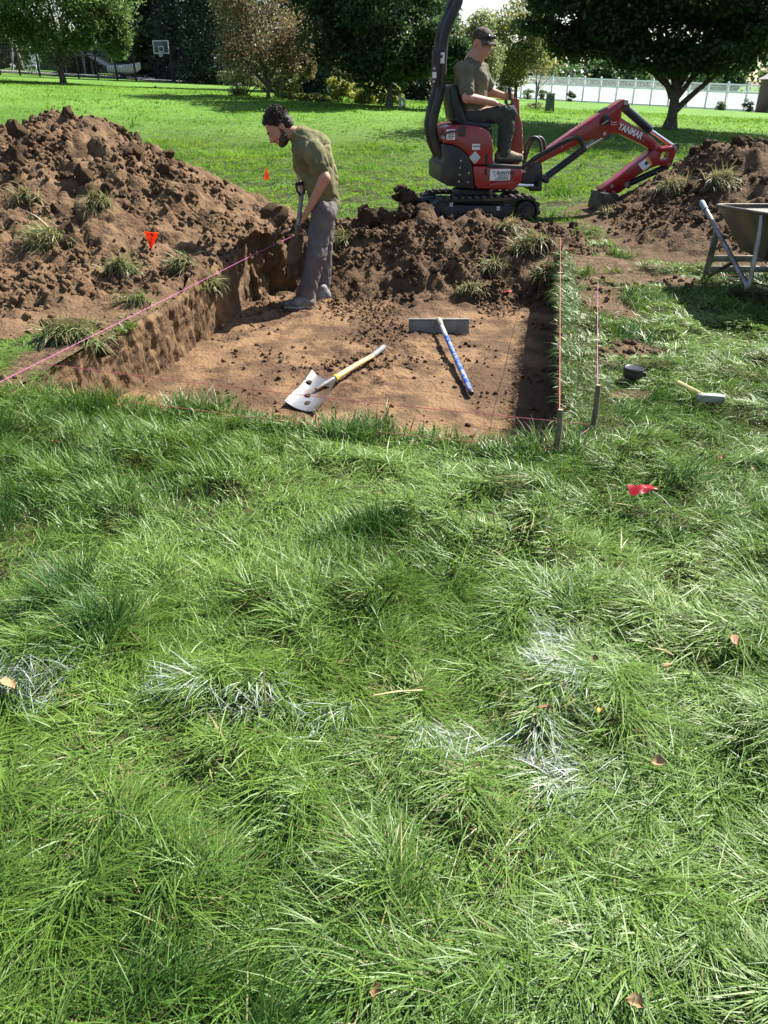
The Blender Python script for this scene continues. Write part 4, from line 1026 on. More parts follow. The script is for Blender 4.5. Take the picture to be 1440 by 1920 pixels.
# dozer blade behind, muddy
bl = MB().prism([(T0 - .36, TZ - .10), (T0 - .33, TZ - .11), (T0 - .31, TZ + .02), (T0 - .34, TZ + .125), (T0 - .375, TZ + .13), (T0 - .35, TZ + .02)], -.42, .42).build('dozer_blade', BKP, exr, 0.006)
for v in (-.17, .17): MB().bar((T0 - .33, v, TZ - .02), (T0 + .22, v, TZ + .03), .07, .07).build('blade_arm', BKP, exr, 0.006)
MB().tube([(T0 - .3, -.02, TZ + .06), (T0 + .05, -.02, TZ + .09)], .035, 12).build('blade_cylinder', CYL, exr)
mudv = [(T0 - .36 + random.uniform(-.02, .06), random.uniform(-.38, .38), TZ + .12 + random.uniform(-.03, .03)) for _ in range(26)]
for q in mudv[:18]:
    o = bpy.data.objects.new('mud_lump', CLOD_DARK[random.randrange(7)]); COL.objects.link(o); o.parent = bl; o.location = q; s = random.uniform(.02, .05); o.scale = (s * 1.5, s * 1.4, s); o.rotation_euler = (0, 0, random.uniform(0, 6))
# body --------------------------------------------------------------
def P2(pts, v=NB): return [e2(x, y, v) for x, y in pts]
MB().prism(P2([(365, 100), (400, 78), (480, 66), (640, 80), (720, 102), (765, 140), (788, 200), (793, 260), (793, 432), (602, 432), (588, 385), (560, 335), (500, 282), (430, 250), (342, 236), (350, 160)]), NB, FB).build('engine_hood', RED, exr, 0.022, 3)
MB().prism(P2([(603, 437), (1046, 445), (1050, 500), (1040, 575), (1000, 630), (960, 655), (800, 650), (640, 640), (622, 600)]), NB - .015, FB + .015).build('lower_skirt', RED, exr, 0.016, 3)
MB().prism(P2([(1010, 560), (985, 618), (950, 640), (760, 628), (740, 640), (765, 600), (820, 585), (1000, 580)], NB - .017), NB - .022, NB - .014).build('skirt_crease', RED, exr, 0.003)
cw = MB().prism(P2([(342, 240), (430, 254), (500, 286), (556, 340), (584, 390), (598, 434), (618, 640), (380, 617), (312, 580), (316, 425), (334, 420), (352, 362), (345, 300)]), NB - .012, FB + .012).build('counterweight', BKP, exr, 0.014, 2)
for (x, y) in ((497, 390), (491, 453), (487, 516), (481, 578), (570, 502), (563, 583)):
    a = e2(x, y, NB - .012); MB().lathe([(.010, 0), (.010, .006), (.006, .009)], 12, (a[0], NB - .021, a[1]), 'y').build('bolt', STEEL, cw)
MB().prism(P2([(735, 418), (1048, 436), (1050, 466), (735, 455)], NB - .02), NB - .02, FB + .02).build('floor_plate', BKP, exr, 0.006)
for (x0, x1, y0, y1) in ((722, 738, 330, 425), (712, 728, 460, 515)):
    a, c = e2(x0, y0, NB), e2(x1, y1, NB); MB().box(((a[0] + c[0]) / 2, NB - .014 if y0 > 400 else NB, (a[1] + c[1]) / 2), (abs(c[0] - a[0]), .008, abs(c[1] - a[1]))).build('hood_slot', INK, exr)
# stickers
def sticker(f, x0, y0, x1, y1, v, name='sticker', mat=STK, d=.003):
    a, c = f(x0, y0, v), f(x1, y1, v)
    return MB().box(((a[0] + c[0]) / 2, v - d / 2, (a[1] + c[1]) / 2), (abs(c[0] - a[0]), d, abs(c[1] - a[1]))).build(name, mat, exr, 0.0), a, c
def words(par, f, x, y, txt, h, v, mat=INK, bold=0.0, shear=0.0, ang=0.0, align='LEFT', sx=1.0):
    a = f(x, y, v)
    M = Matrix.Translation((a[0], v - .0022, a[1])) @ Matrix.Rotation(-ang, 4, 'Y') @ Matrix.Rotation(R(90), 4, 'X') @ Matrix.Diagonal((sx, 1, 1, 1))
    return text_part('lettering', txt, h, mat, par, M, 0.0006, bold, shear, align)
vs_k = NB - .018
st1, a, c = sticker(e2, 764, 466, 940, 566, vs_k)
words(st1, e2, 820, 514, 'RUNYON', .042, vs_k - .002, bold=.0012, shear=.15)
for (x0, y0, x1, y1) in ((834, 520, 926, 523), (830, 534, 925, 540), (806, 551, 930, 557)):
    a, c = e2(x0, y0, vs_k), e2(x1, y1, vs_k); MB().box(((a[0] + c[0]) / 2, vs_k - .004, (a[1] + c[1]) / 2), (c[0] - a[0], .0015, abs(a[1] - c[1]))).build('printed_line', INK, st1)
MB().tube([p3(e2, 776, 490, vs_k - .004), p3(e2, 795, 480, vs_k - .004), p3(e2, 812, 490, vs_k - .004), p3(e2, 800, 510, vs_k - .004), p3(e2, 815, 535, vs_k - .004)], .0022, 6).tube([p3(e2, 800, 484, vs_k - .004), p3(e2, 790, 498, vs_k - .004)], .002, 6).build('printed_emblem', INK, st1)
st2, a, c = sticker(e2, 370, 108, 446, 202, NB)
for k, (x0, x1) in enumerate(((392, 438), (380, 436), (384, 440), (378, 430))):
    a, c = e2(x0, 140 + 15 * k, NB), e2(x1, 146 + 15 * k, NB); MB().box(((a[0] + c[0]) / 2, NB - .004, (a[1] + c[1]) / 2), (c[0] - a[0], .0015, abs(a[1] - c[1]))).build('printed_line', INK, st2)
st3, a, c = sticker(e2, 602, 240, 671, 292, NB)
words(st3, e2, 608, 268, 'RUNYON', .020, NB - .002, bold=.0006)
a = e2(625, 362, NB); DIA = pm('sticker_green', (0.30, 0.42, 0.40), (0.40, 0.50, 0.47), rough=0.45)
st4 = MB().box((a[0], NB - .003, a[1]), (.082, .005, .082), (0, R(45), 0)).build('sticker', STK, exr, 0.004)
MB().box((a[0], NB - .006, a[1]), (.068, .004, .068), (0, R(45), 0)).build('printed_field', DIA, st4, 0.003)
for k, w_ in enumerate((.03, .055, .06, .045)): MB().box((a[0], NB - .009, a[1] + .024 - .015 * k), (w_, .0015, .005)).build('printed_line', STK, st4)
# fuel cap hose at hood corner
MB().tube(smooth_path([p3(e2, 340, 175, NB - .02), p3(e2, 365, 145, NB - .02), p3(e2, 410, 128, NB - .02), p3(e2, 465, 128, NB - .02)], 5), .008, 8).build('wiring', BKP, exr)
a = p3(e2, 340, 180, NB - .02); MB().lathe([(.016, -.012), (.018, .012)], 10, a, 'y').build('lamp', STEEL, exr)
a = p3(e2, 510, 125, NB - .005); MB().box(a, (.07, .04, .09)).build('hood_latch', BKP, exr, .008)
# seat --------------------------------------------------------------
SV = 0.0
seat = MB().prism([e1(*q, -.2) for q in ((300, 562), (345, 580), (420, 588), (462, 592), (468, 612), (440, 622), (340, 612), (305, 596), (285, 575))], -.22, .22).build('seat_cushion', SEATM, exr, 0.028, 3)
MB().prism([e1(*q, -.2) for q in ((272, 412), (290, 405), (305, 430), (318, 500), (340, 562), (352, 592), (322, 606), (300, 590), (278, 500), (268, 440))], -.22, .22).build('seat_back', SEATM, exr, 0.022, 3)
MB().prism([e1(*q, -.2) for q in ((264, 425), (274, 440), (286, 520), (300, 575), (280, 575), (268, 500))], -.17, .17).build('seat_shell', BKP, exr, 0.01)
MB().box((e1(400, 620, 0)[0], 0, e1(400, 622, 0)[1] - .02), (.24, .3, .05)).build('seat_mount', BKP, exr, .008)
# roll bar ----------------------------------------------------------
rb_px = [(862, -60), (861, -5), (852, 20), (838, 52), (832, 80), (829, 130), (826, 170), (815, 215), (812, 240), (818, 270), (830, 296), (838, 320)]
for v in (-.14, .14):
    path = smooth_path([p3(ex, *q, -.14) * 1.0 for q in rb_px], 4)
    path = [Vector((p.x, v, p.z)) for p in path]
    MB().tube(path, .043, 14).build('roll_bar', BKP, exr, smooth=50)
top = p3(ex, 862, -60, -.14)
MB().tube([(top.x, -.14, top.z), (top.x + .03, -.1, top.z + .06), (top.x + .03, .1, top.z + .06), (top.x, .14, top.z)], .043, 14).build('roll_bar_crosspiece', BKP, exr)
HNG = pm('hinge_maroon', (0.040, 0.020, 0.022), (0.055, 0.028, 0.03), rough=0.45)
hp = MB().prism([e1(*q, -.19) for q in ((182, 240), (215, 235), (222, 250), (215, 410), (185, 412), (178, 395))], -.205, -.165).build('hinge_plate', HNG, exr, .006)
for (x, y) in ((190, 330), (187, 392)):
    a = e1(x, y, -.205); MB().lathe([(.014, 0), (.014, .014), (.009, .018)], 12, (a[0], -.224, a[1]), 'y').build('bolt', STEEL, hp)
a, c = e1(182, 347, -.205), e1(200, 377, -.205); MB().box(((a[0] + c[0]) / 2, -.2075, (a[1] + c[1]) / 2), (c[0] - a[0], .003, abs(c[1] - a[1]))).build('sticker', STK, exr)
a, c = e1(213, 253, -.19), e1(240, 306, -.19); s5 = MB().box(((a[0] + c[0]) / 2, -.1865, (a[1] + c[1]) / 2), (c[0] - a[0], .003, abs(c[1] - a[1]))).build('sticker', STK, exr)
MB().box(((a[0] + c[0]) / 2, -.1888, (a[1] + c[1]) / 2 + .012), (.018, .002, .026), (0, .3, 0)).build('printed_mark', INK, s5)
# control console and levers -----------------------------------------
MB().prism([e1(*q, -.2) for q in ((606, 470), (616, 480), (618, 560), (630, 600), (633, 700), (628, 770), (612, 800), (570, 798), (572, 640), (585, 600), (592, 560), (598, 490))], -.10, .12).build('control_console', RED, exr, .018, 3)
MB().prism([e1(*q, -.2) for q in ((570, 560), (592, 555), (596, 640), (590, 760), (568, 790), (560, 640))], -.08, .10).build('console_panel', BKP, exr, .01)
for v in (-.14, .1):
    pb, pt = p3(e1, 592, 560, v), p3(e1, 556, 462, v)
    lv = MB().tube([pb, pb.lerp(pt, .5) + Vector((.005, 0, 0)), pt], .009, 8).build('control_lever', BKP, exr)
    k0, k1 = p3(e1, 556, 480, v), p3(e1, 553, 420, v)
    MB().tube([k0, k0.lerp(k1, .3), k0.lerp(k1, .75), k1], [.011, .015, .021, .012], 12).build('lever_grip', SEATM, lv, smooth=60)
pb, pt = p3(e1, 575, 540, -.2), p3(e1, 537, 490, -.2)
lv = MB().tube([pb, pt], .007, 8).build('control_lever', BKP, exr)
MB().tube([pt - Vector((0, 0, .02)), pt, pt + Vector((0, 0, .02))], [.012, .02, .010], 10).build('lever_grip', SEATM, lv, smooth=60)
# swing bracket --------------------------------------------------------
BM = -0.02
MB().prism([e2(*q, -.1) for q in ((1040, 500), (1100, 490), (1130, 450), (1165, 405), (1225, 402), (1238, 440), (1240, 560), (1216, 590), (1224, 640), (1190, 655), (1100, 650), (1085, 600), (1000, 592), (1045, 560))], -.09, .09).build('swing_bracket', BKP, exr, .012)
MB().tube([p3(e2, 1000, 612, -.2), p3(e2, 1150, 614, -.16)], .016, 12).build('swing_cylinder_rod', CHR, exr)
MB().tube([p3(e2, 1120, 640, -.16), p3(e2, 1220, 640, -.14)], .027, 12).lathe([(.03, -.03), (.03, .03)], 14, p3(e2, 1205, 600, -.12)).build('swing_cylinder_end', BKP, exr, .003)
MB().lathe([(.028, -.12), (.028, .12)], 16, p3(e2, 1242, 560, 0), 'y').build('pivot_pin', BKP, exr, .003)
# boom ------------------------------------------------------------------
def prism3(name, pts, v, hw, mat, bev=.008, par=None):
    return MB().prism([e3(*q, v - hw) for q in pts], v - hw, v + hw).build(name, mat, par or exr, bev, 2)
boom = prism3('boom', [(98, 622), (130, 580), (230, 500), (460, 340), (690, 190), (735, 165), (865, 80), (885, 74), (905, 88), (904, 118), (880, 135), (866, 150), (862, 238), (960, 300), (1062, 366), (1130, 410), (1190, 468), (1222, 500), (1200, 540), (1150, 528), (1080, 488), (860, 380), (795, 370), (745, 385), (715, 402), (545, 440), (440, 490), (160, 632), (112, 645)], 0, .065, RED)
a = e3(880, 103, 0); MB().lathe([(.024, -.068), (.024, .068)], 16, (a[0], 0, a[1]), 'y').build('pin', STEEL, boom)
for (x, y, r) in ((118, 632, .022), (712, 375, .018), (1195, 512, .020), (340, 487, .008), (655, 300, .008), (1050, 437, .006)):
    a = e3(x, y, -.066); MB().lathe([(r, -.006), (r, .004)], 14, (a[0], -.0685, a[1]), 'y').build('pin', STEEL, boom)
def bt(txt, x, y, h, sx):
    p0, p1 = e3(830, 330, -.067), e3(1035, 425, -.067); ang = math.atan2(p1[1] - p0[1], p1[0] - p0[0])
    words(boom, e3, x, y, txt, h, -.0655, STK, .0022, .10, ang, sx=sx)
bt('YANMAR', 826, 330, .088, .80)
for k in range(2):
    pts = [p3(e3, 760 + 4 * k, 262 + 26 * k, -.0685), p3(e3, 786, 278 + 20 * k, -.0685), p3(e3, 820 - 2 * k, 272 + 22 * k, -.0685)]
    mb = MB(); [mb.bar(pts[i], pts[i + 1], .004, .015, up=(0, 1, 0)) for i in (0, 1)]; mb.build('emblem_chevron', STK, boom)
# hose along the boom
hz = smooth_path([p3(e3, x, y, -.085) for x, y in ((90, 600), (150, 560), (260, 500), (350, 450), (440, 412), (495, 418), (520, 460), (522, 505), (480, 545), (400, 605), (350, 660))], 5)
MB().tube(hz, .023, 10).build('hydraulic_hose', BKP, exr, smooth=60)
for v, dx in ((-.05, 0), (.02, 34)):
    hz = smooth_path([p3(e3, x, y, v) for x, y in ((0, 690), (20 + dx * .3, 570), (28 + dx, 480), (70 + dx, 415), (115 + dx, 408), (148 + dx, 440), (158 + dx, 500), (165 + dx * .6, 540))], 5)
    MB().tube(hz, .016, 10).build('hydraulic_hose', BKP, exr, smooth=60)
hz = smooth_path([p3(e3, x, y, -.07) for x, y in ((0, 665), (60, 620), (110, 580), (180, 540))], 5); MB().tube(hz, .018, 10).build('hydraulic_hose', BKP, exr, smooth=60)
# work light
a = p3(e3, 728, 252, -.09); wl = MB().lathe([(.022, -.03), (.042, -.02), (.045, .02), (.03, .03)], 16, a, 'y').build('work_light', BKP, exr)
MB().bar(p3(e3, 690, 292, -.125), p3(e3, 742, 258, -.125), .012, .026, up=(0, 1, 0)).build('lens', STEEL, wl)
a = p3(e3, 705, 180, 0); MB().box(a, (.09, .10, .05), (0, R(-28), 0)).build('hose_clamp', BKP, exr, .01)
# cylinders
def cyl(name, x0, y0, x1, y1, xr, yr, rb_, rr, v=0.0):
    a, b_, c = p3(e3, x0, y0, v), p3(e3, x1, y1, v), p3(e3, xr, yr, v)
    o = MB().tube([a, a.lerp(b_, .02), b_], rb_, 16).build(name, CYL, exr, .002)
    MB().tube([b_, c], rr, 12).build('piston_rod', CHR, o)
    MB().lathe([(rr * 1.9, -.05), (rr * 1.9, .05)], 14, c, 'y').build('rod_eye', BKP, o)
    MB().lathe([(rb_ * .9, -.05), (rb_ * .9, .05)], 14, a, 'y').build('barrel_eye', BKP, o)
cyl('boom_cylinder', 195, 758, 545, 498, 718, 392, .037, .018, 0.0)
cyl('arm_cylinder', 884, 145, 1112, 345, 1322, 490, .044, .018, 0.0)
cyl('bucket_cylinder', 1235, 668, 935, 806, 905, 822, .033, .016, 0.0)
for (x, y) in ((405, 590), (410, 615)):
    a = p3(e3, x, y, -.036); MB().box(a, (.045, .006, .010), (0, R(-36), 0)).build('sticker', STK, exr)
# arm -------------------------------------------------------------------
arm_out = [(1190, 482), (1215, 500), (1312, 482), (1350, 488), (1346, 522), (1318, 590), (1296, 660), (1272, 672), (1240, 655), (1190, 652), (1130, 668), (1020, 728), (925, 792), (905, 842), (845, 892), (800, 896), (692, 884), (684, 856), (780, 788), (960, 652), (1130, 520), (1160, 470)]
def arm_plate(v0, v1):
    """arm with its window, as two halves round the hole"""
    up = [(1160, 470), (1190, 482), (1215, 500), (1312, 482), (1350, 488), (1346, 522), (1318, 590), (1296, 660), (1272, 672), (1240, 655), (1262, 604), (1278, 592), (1292, 540), (1284, 528), (1226, 534), (1212, 550), (1140, 520)]
    lo = [(1140, 520), (1212, 550), (1198, 600), (1204, 612), (1262, 604), (1240, 655), (1190, 652), (1130, 668), (1020, 728), (925, 792), (905, 842), (845, 892), (800, 896), (692, 884), (684, 856), (780, 788), (960, 652)]
    return [e3(*q, v0) for q in up], [e3(*q, v0) for q in lo]
u_, l_ = arm_plate(-.075, .075)
MB().prism(u_, -.075, .075).build('arm_head', RED, exr, .004)
arm = MB().prism(l_, -.0745, .0745).build('arm', RED, exr, .004)
for (x, y, r) in ((1330, 500, .022), (1275, 648, .018), (905, 820, .026), (775, 832, .018), (710, 876, .018), (790, 888, .018)):
    a = e3(x, y, -.076); MB().lathe([(r, -.008), (r, .004)], 16, (a[0], -.079, a[1]), 'y').build('pin', STEEL, arm)
q = [e3(*p, -.0765) for p in ((1005, 640), (1092, 575), (1132, 640), (1050, 700))]
sa = MB().prism(q, -.0785, -.0750).build('sticker', STK, arm)
q = [e3(*p, -.079) for p in ((1072, 590), (1092, 575), (1132, 640), (1116, 654))]
MB().prism([q[0], q[1], q[2], q[3]][:4], -.0795, -.0788).build('printed_band', pm('sticker_orange', (0.75, 0.33, 0.05), rough=.5), sa)
a = p3(e3, 1078, 632, -.080); MB().box(a, (.030, .002, .036), (0, .5, 0)).build('printed_mark', INK, sa)
q = [e3(*p, -.076) for p in ((800, 860), (850, 832), (852, 840), (806, 868))]
MB().prism(q, -.0765, -.075).build('slot', INK, arm)
# bucket ---------------------------------------------------------------
BKT = pm('bucket_steel', (0.040, 0.036, 0.034), (0.10, 0.082, 0.068), scale=8, rough=0.6, metal=.3, bump=.15)
bo = [(690, 888), (832, 900), (850, 960), (862, 1012), (820, 1052), (760, 1066), (700, 1048), (652, 1052), (668, 980), (684, 930)]
bk = MB().prism([e3(*p, -.16) for p in bo], -.17, .17).build('bucket', BKT, exr, .012)
MB().prism([e3(*p, -.175) for p in ((705, 905), (760, 900), (800, 940), (830, 1010), (760, 1050), (712, 1020), (722, 960))], -.178, -.168).build('side_plate', MUD, bk, .006)
for v in (-.14, -.05, .05, .14):
    a = p3(e3, 660, 1048, v); MB().prism([(a.x - .03, a.z - .035), (a.x + .04, a.z + .0), (a.x + .03, a.z + .03)], v - .02, v + .02).build('bucket_tooth', STEEL, bk, .003)
# ================================================================== bodies: smooth blended surfaces
def surf(prims, h=0.007, k=0.02, cuts=()):
    """prims: ('c', a, b, ra, rb[, k]) tapered limb, ('e', centre, radii, rot3[, k]) ellipsoid, ('-e', ...) hollow; cuts: (point, normal) keeps the side against the normal"""
    lo = np.full(3, 1e9); hi = np.full(3, -1e9)
    for p in prims:
        if p[0] == 'c':
            for q, r in ((p[1], p[3]), (p[2], p[4])): lo = np.minimum(lo, np.array(q) - r); hi = np.maximum(hi, np.array(q) + r)
        elif p[0] == 'e':
            r = max(p[2]); lo = np.minimum(lo, np.array(p[1]) - r); hi = np.maximum(hi, np.array(p[1]) + r)
    lo -= 0.05; hi += 0.05
    n = np.ceil((hi - lo) / h).astype(int) + 1
    ax = [lo[i] + h * np.arange(n[i]) for i in range(3)]
    D = np.full(n, 0.2, np.float32)
    for p in prims:
        kk = p[5] if p[0] == 'c' and len(p) > 5 else (p[4] if p[0] != 'c' and len(p) > 4 else k)
        if p[0] == 'c':
            a, b = np.array(p[1], float), np.array(p[2], float); R0 = max(p[3], p[4]) + 0.06
            blo, bhi = np.minimum(a, b) - R0, np.maximum(a, b) + R0
        else:
            c = np.array(p[1], float); R0 = max(p[2]) + 0.06; blo, bhi = c - R0, c + R0
        i0 = np.clip(np.floor((blo - lo) / h).astype(int), 0, n - 1); i1 = np.clip(np.ceil((bhi - lo) / h).astype(int) + 1, 1, n)
        X, Y, Z = np.meshgrid(*[ax[i][i0[i]:i1[i]] for i in range(3)], indexing='ij')
        sl = tuple(slice(i0[i], i1[i]) for i in range(3))
        if p[0] == 'c':
            ba = b - a; q = np.stack([X - a[0], Y - a[1], Z - a[2]], -1)
            t = np.clip((q @ ba) / max(ba @ ba, 1e-9), 0, 1)
            d = np.linalg.norm(q - t[..., None] * ba, axis=-1) - (p[3] + t * (p[4] - p[3]))
        else:
            q = np.stack([X - c[0], Y - c[1], Z - c[2]], -1)
            if p[3] is not None: q = q @ np.array(p[3])
            r = np.array(p[2], float); k0 = np.linalg.norm(q / r, axis=-1); k1 = np.linalg.norm(q / (r * r), axis=-1) + 1e-6
            d = k0 * (k0 - 1) / k1
        d = d.astype(np.float32); o = D[sl]
        if p[0][0] == '-':
            D[sl] = np.maximum(o, -d)
        else:
            hh = np.maximum(kk - np.abs(o - d), 0) / kk
            D[sl] = np.minimum(o, d) - hh * hh * kk * 0.25
    for (pt, nr) in cuts:
        pt, nr = np.array(pt, float), np.array(nr, float); nr /= np.linalg.norm(nr)
        X, Y, Z = np.meshgrid(*ax, indexing='ij')
        D = np.maximum(D, ((X - pt[0]) * nr[0] + (Y - pt[1]) * nr[1] + (Z - pt[2]) * nr[2]).astype(np.float32))
    D[0], D[-1] = 1, 1; D[:, 0], D[:, -1] = 1, 1; D[:, :, 0], D[:, :, -1] = 1, 1
    I = D < 0
    cc = np.zeros(np.array(n) - 1, np.int8)
    for a in (0, 1):
        for b in (0, 1):
            for c in (0, 1): cc += I[a:n[0] - 1 + a, b:n[1] - 1 + b, c:n[2] - 1 + c]
    act = np.argwhere((cc > 0) & (cc < 8))
    acc = np.zeros((len(act), 3)); cnt = np.zeros(len(act))
    cor = [(a, b, c) for a in (0, 1) for b in (0, 1) for c in (0, 1)]
    for u in cor:
        for d_ in range(3):
            if u[d_]: continue
            w = list(u); w[d_] = 1
            pu, pw = act + np.array(u), act + np.array(w)
            du, dw = D[pu[:, 0], pu[:, 1], pu[:, 2]], D[pw[:, 0], pw[:, 1], pw[:, 2]]
            m = (du < 0) != (dw < 0); t = np.where(m, du / np.where(m, du - dw, 1), 0)
            acc += (pu + t[:, None] * (pw - pu)) * m[:, None]; cnt += m
    V = lo + h * acc / cnt[:, None]
    idx = -np.ones(np.array(n) - 1, np.int64); idx[act[:, 0], act[:, 1], act[:, 2]] = np.arange(len(act))
    Q = []
    for d_ in range(3):
        e1_, e2_ = (d_ + 1) % 3, (d_ + 2) % 3
        sa = [slice(1, n[i] - 1) for i in range(3)]; sb = list(sa)
        sa[d_] = slice(0, n[d_] - 1); sb[d_] = slice(1, n[d_])
        A, B = I[tuple(sa)], I[tuple(sb)]
        for inv in (0, 1):
            e = np.argwhere((A & ~B) if not inv else (~A & B))
            off = np.array([1, 1, 1]); off[d_] = 0; e = e + off
            q = []
            for (s1, s2) in ((-1, -1), (0, -1), (0, 0), (-1, 0)):
                c = e.copy(); c[:, e1_] += s1; c[:, e2_] += s2
                q.append(idx[c[:, 0], c[:, 1], c[:, 2]])
            q = np.stack(q, -1); Q.append(q if not inv else q[:, ::-1])
    return V, np.concatenate(Q)
def vnormals(V, Q):
    N = np.zeros_like(V); fn = np.cross(V[Q[:, 2]] - V[Q[:, 0]], V[Q[:, 3]] - V[Q[:, 1]])
    for k in range(4): np.add.at(N, Q[:, k], fn)
    return N / (np.linalg.norm(N, axis=1, keepdims=True) + 1e-9)
def body_part(name, mat, root, prims, h=0.007, k=0.02, cuts=(), fold=0.0, ff=(9, 9, 5), seed=1, fine=0.0):
    V, Q = surf(prims, h, k, cuts)
    if fold or fine:
        N = vnormals(V, Q)
        f = fold * fbm(V[:, 0] * ff[0], V[:, 1] * ff[1], V[:, 2] * ff[2], seed=seed, octv=3)
        f = f - fold * 0.7 * (1 - np.abs(vnoise(V[:, 0] * ff[0] * 1.3 + V[:, 2] * 6, V[:, 1] * ff[1], V[:, 2] * ff[2] * 1.6, seed=seed + 5))) ** 4
        if fine: f = f + fine * np.abs(fbm(V[:, 0] * 55, V[:, 1] * 55, V[:, 2] * 55, seed=seed + 9, octv=2))
        V = V + N * f[:, None]
    return link_mesh(name, quads_mesh(name, V, Q), mat, root)
def frame(f, up):
    """columns: forward, left, up"""
    f = Vector(f).normalized(); up = Vector(up); l = up.cross(f).normalized(); u = f.cross(l)
    return np.array([[f[i], l[i], u[i]] for i in range(3)])
SKIN = pm('skin_tanned', (0.46, 0.245, 0.165), (0.40, 0.20, 0.135), scale=14, rough=0.5, spec=0.35, bump=0.03)
SKIN2 = pm('skin_ruddy', (0.52, 0.28, 0.20), (0.46, 0.225, 0.155), scale=14, rough=0.5, spec=0.35, bump=0.03)
EYEW = pm('eye_white', (0.6, 0.58, 0.55), rough=0.25); EYED = pm('eye_dark', (0.02, 0.014, 0.010), rough=0.2)
LIP = pm('lips', (0.36, 0.145, 0.115), rough=0.45)
def head_prims(c, F, s=1.0):
    """skull, jaw, nose, brow and ears about the skull centre c; F = forward/left/up frame"""
    c = np.array(c, float)
    def L(f, l, u): return tuple(c + F @ (np.array([f, l, u]) * s))
    e = lambda f, l, u, r: ('e', L(f, l, u), tuple(x * s for x in r), F, 0.015 * s)
    p = [e(-0.008, 0, 0.018, (0.098, 0.077, 0.095)), e(0.030, 0, -0.035, (0.070, 0.064, 0.085)), e(0.052, 0, -0.098, (0.034, 0.034, 0.026)),
         e(0.030, 0, -0.085, (0.052, 0.052, 0.036)), e(0.082, 0, 0.022, (0.020, 0.055, 0.012)), e(0.062, 0.045, -0.035, (0.022, 0.018, 0.02)), e(0.062, -0.045, -0.035, (0.022, 0.018, 0.02)),
         ('c', L(0.092, 0, 0.008), L(0.116, 0, -0.033), 0.009 * s, 0.0135 * s, 0.01), e(0.103, 0.012, -0.038, (0.011, 0.009, 0.009)), e(0.103, -0.012, -0.038, (0.011, 0.009, 0.009)),
         e(0.088, 0, -0.066, (0.014, 0.026, 0.010)), e(0.086, 0, -0.080, (0.013, 0.022, 0.009))]
    for sg in (1, -1):
        p.append(('e', L(-0.012, 0.078 * sg, -0.012), tuple(x * s for x in (0.022, 0.010, 0.032)), F, 0.006))
        p.append(('-e', L(0.097, 0.033 * sg, 0.004), tuple(x * s for x in (0.014, 0.018, 0.010)), F))
        p.append(('e', L(0.082, 0.032 * sg, 0.003), tuple(x * s for x in (0.012, 0.017, 0.012)), F, 0.004))
    return p, L
def hand_prims(wrist, knuck, curl_to, side, r=1.0):
    """palm from wrist to knuckles, four fingers that bend towards curl_to, thumb from the side"""
    w, kn, ct, sd = (Vector(q) for q in (wrist, knuck, curl_to, side)); sd.normalize()
    d = (kn - w).normalized(); p = []
    for i, (o, ln) in enumerate(((-.03, .062), (-.010, .072), (.010, .070), (.029, .056))):
        a = w.lerp(kn, .25) + sd * o * .55; b = kn + sd * o
        p.append(('c', tuple(a), tuple(b), .017 * r, .0125 * r, .012))
        q = ct + sd * o * .95; m = b + (d * .5 + (q - b).normalized() * .5) * ln * .62
        p.append(('c', tuple(b), tuple(m), .0098 * r, .0088 * r, .005))
        e = m + (q - m).normalized() * ln * .62
        p.append(('c', tuple(m), tuple(e), .0088 * r, .0074 * r, .005))
    t0 = w.lerp(kn, .3) - sd * .022; t1 = t0 - sd * .022 + d * .03 + (ct - kn) * .25; t2 = t1 + d * .018 + (ct - t1).normalized() * .02
    p += [('c', tuple(t0), tuple(t1), .014 * r, .011 * r, .012), ('c', tuple(t1), tuple(t2), .011 * r, .0085 * r, .006)]
    return p
def eyes(root, L, F, s=1.0, closed=False):
    for sg in (1, -1):
        V, Q = surf([('e', L(0.087, 0.033 * sg, 0.003), (0.011 * s, 0.014 * s, (0.005 if closed else 0.0075) * s), F)], 0.0025, 0.003)
        e = link_mesh('eye', quads_mesh('eye', V, Q), EYEW, root)
        V, Q = surf([('e', L(0.0955, 0.033 * sg, 0.002), (0.005 * s, 0.006 * s, 0.006 * s), F)], 0.002, 0.003)
        link_mesh('iris', quads_mesh('iris', V, Q), EYED, e)

# ================================================================== the man standing in the pit
MR = Vector((-0.62, 6.85, FLOOR)); man = empty('person', MR)
tag(man, 'bearded person in olive t-shirt and grey trousers bending over a shovel in the pit', 'person')
def J(px, py, y): return tuple(aty(px, py, y) - MR)
Fm = frame((-0.70, -0.26, -0.67), (-0.68, -0.05, 0.73))
hc = J(522, 238, 6.86)
hp, HL = head_prims(hc, Fm, 1.0)
neckb, chest, belly, pelv = J(560, 255, 6.86), J(584, 288, 6.86), J(600, 335, 6.86), J(609, 376, 6.86)
shN, shF = J(589, 288, 6.68), J(566, 280, 7.03)
elN, elF = J(609, 334, 6.63), J(566, 330, 7.08)
wrN, wrF = J(581, 388, 6.66), J(566, 352, 6.93)
grip = J(563, 385, 6.74)
knN = J(572, 404, 6.68)
body = hp + [('c', HL(-.025, 0, -.055), neckb, .050, .056, .025), ('c', neckb, chest, .055, .10, .03), ('c', chest, belly, .10, .085, .03), ('c', belly, pelv, .085, .085, .03),
             ('c', shN, shF, .055, .055, .03), ('c', shN, elN, .054, .043), ('c', elN, wrN, .043, .029), ('c', shF, elF, .052, .042), ('c', elF, wrF, .042, .028)]
body += hand_prims(wrN, knN, J(566, 410, 6.78), (Vector((0.2, -0.3, 0.95))))
body += hand_prims(wrF, J(566, 366, 6.86), J(562, 372, 6.76), (Vector((0.3, 0.3, 0.9))))
hipN, hipF = J(607, 394, 6.77), J(607, 392, 6.95)
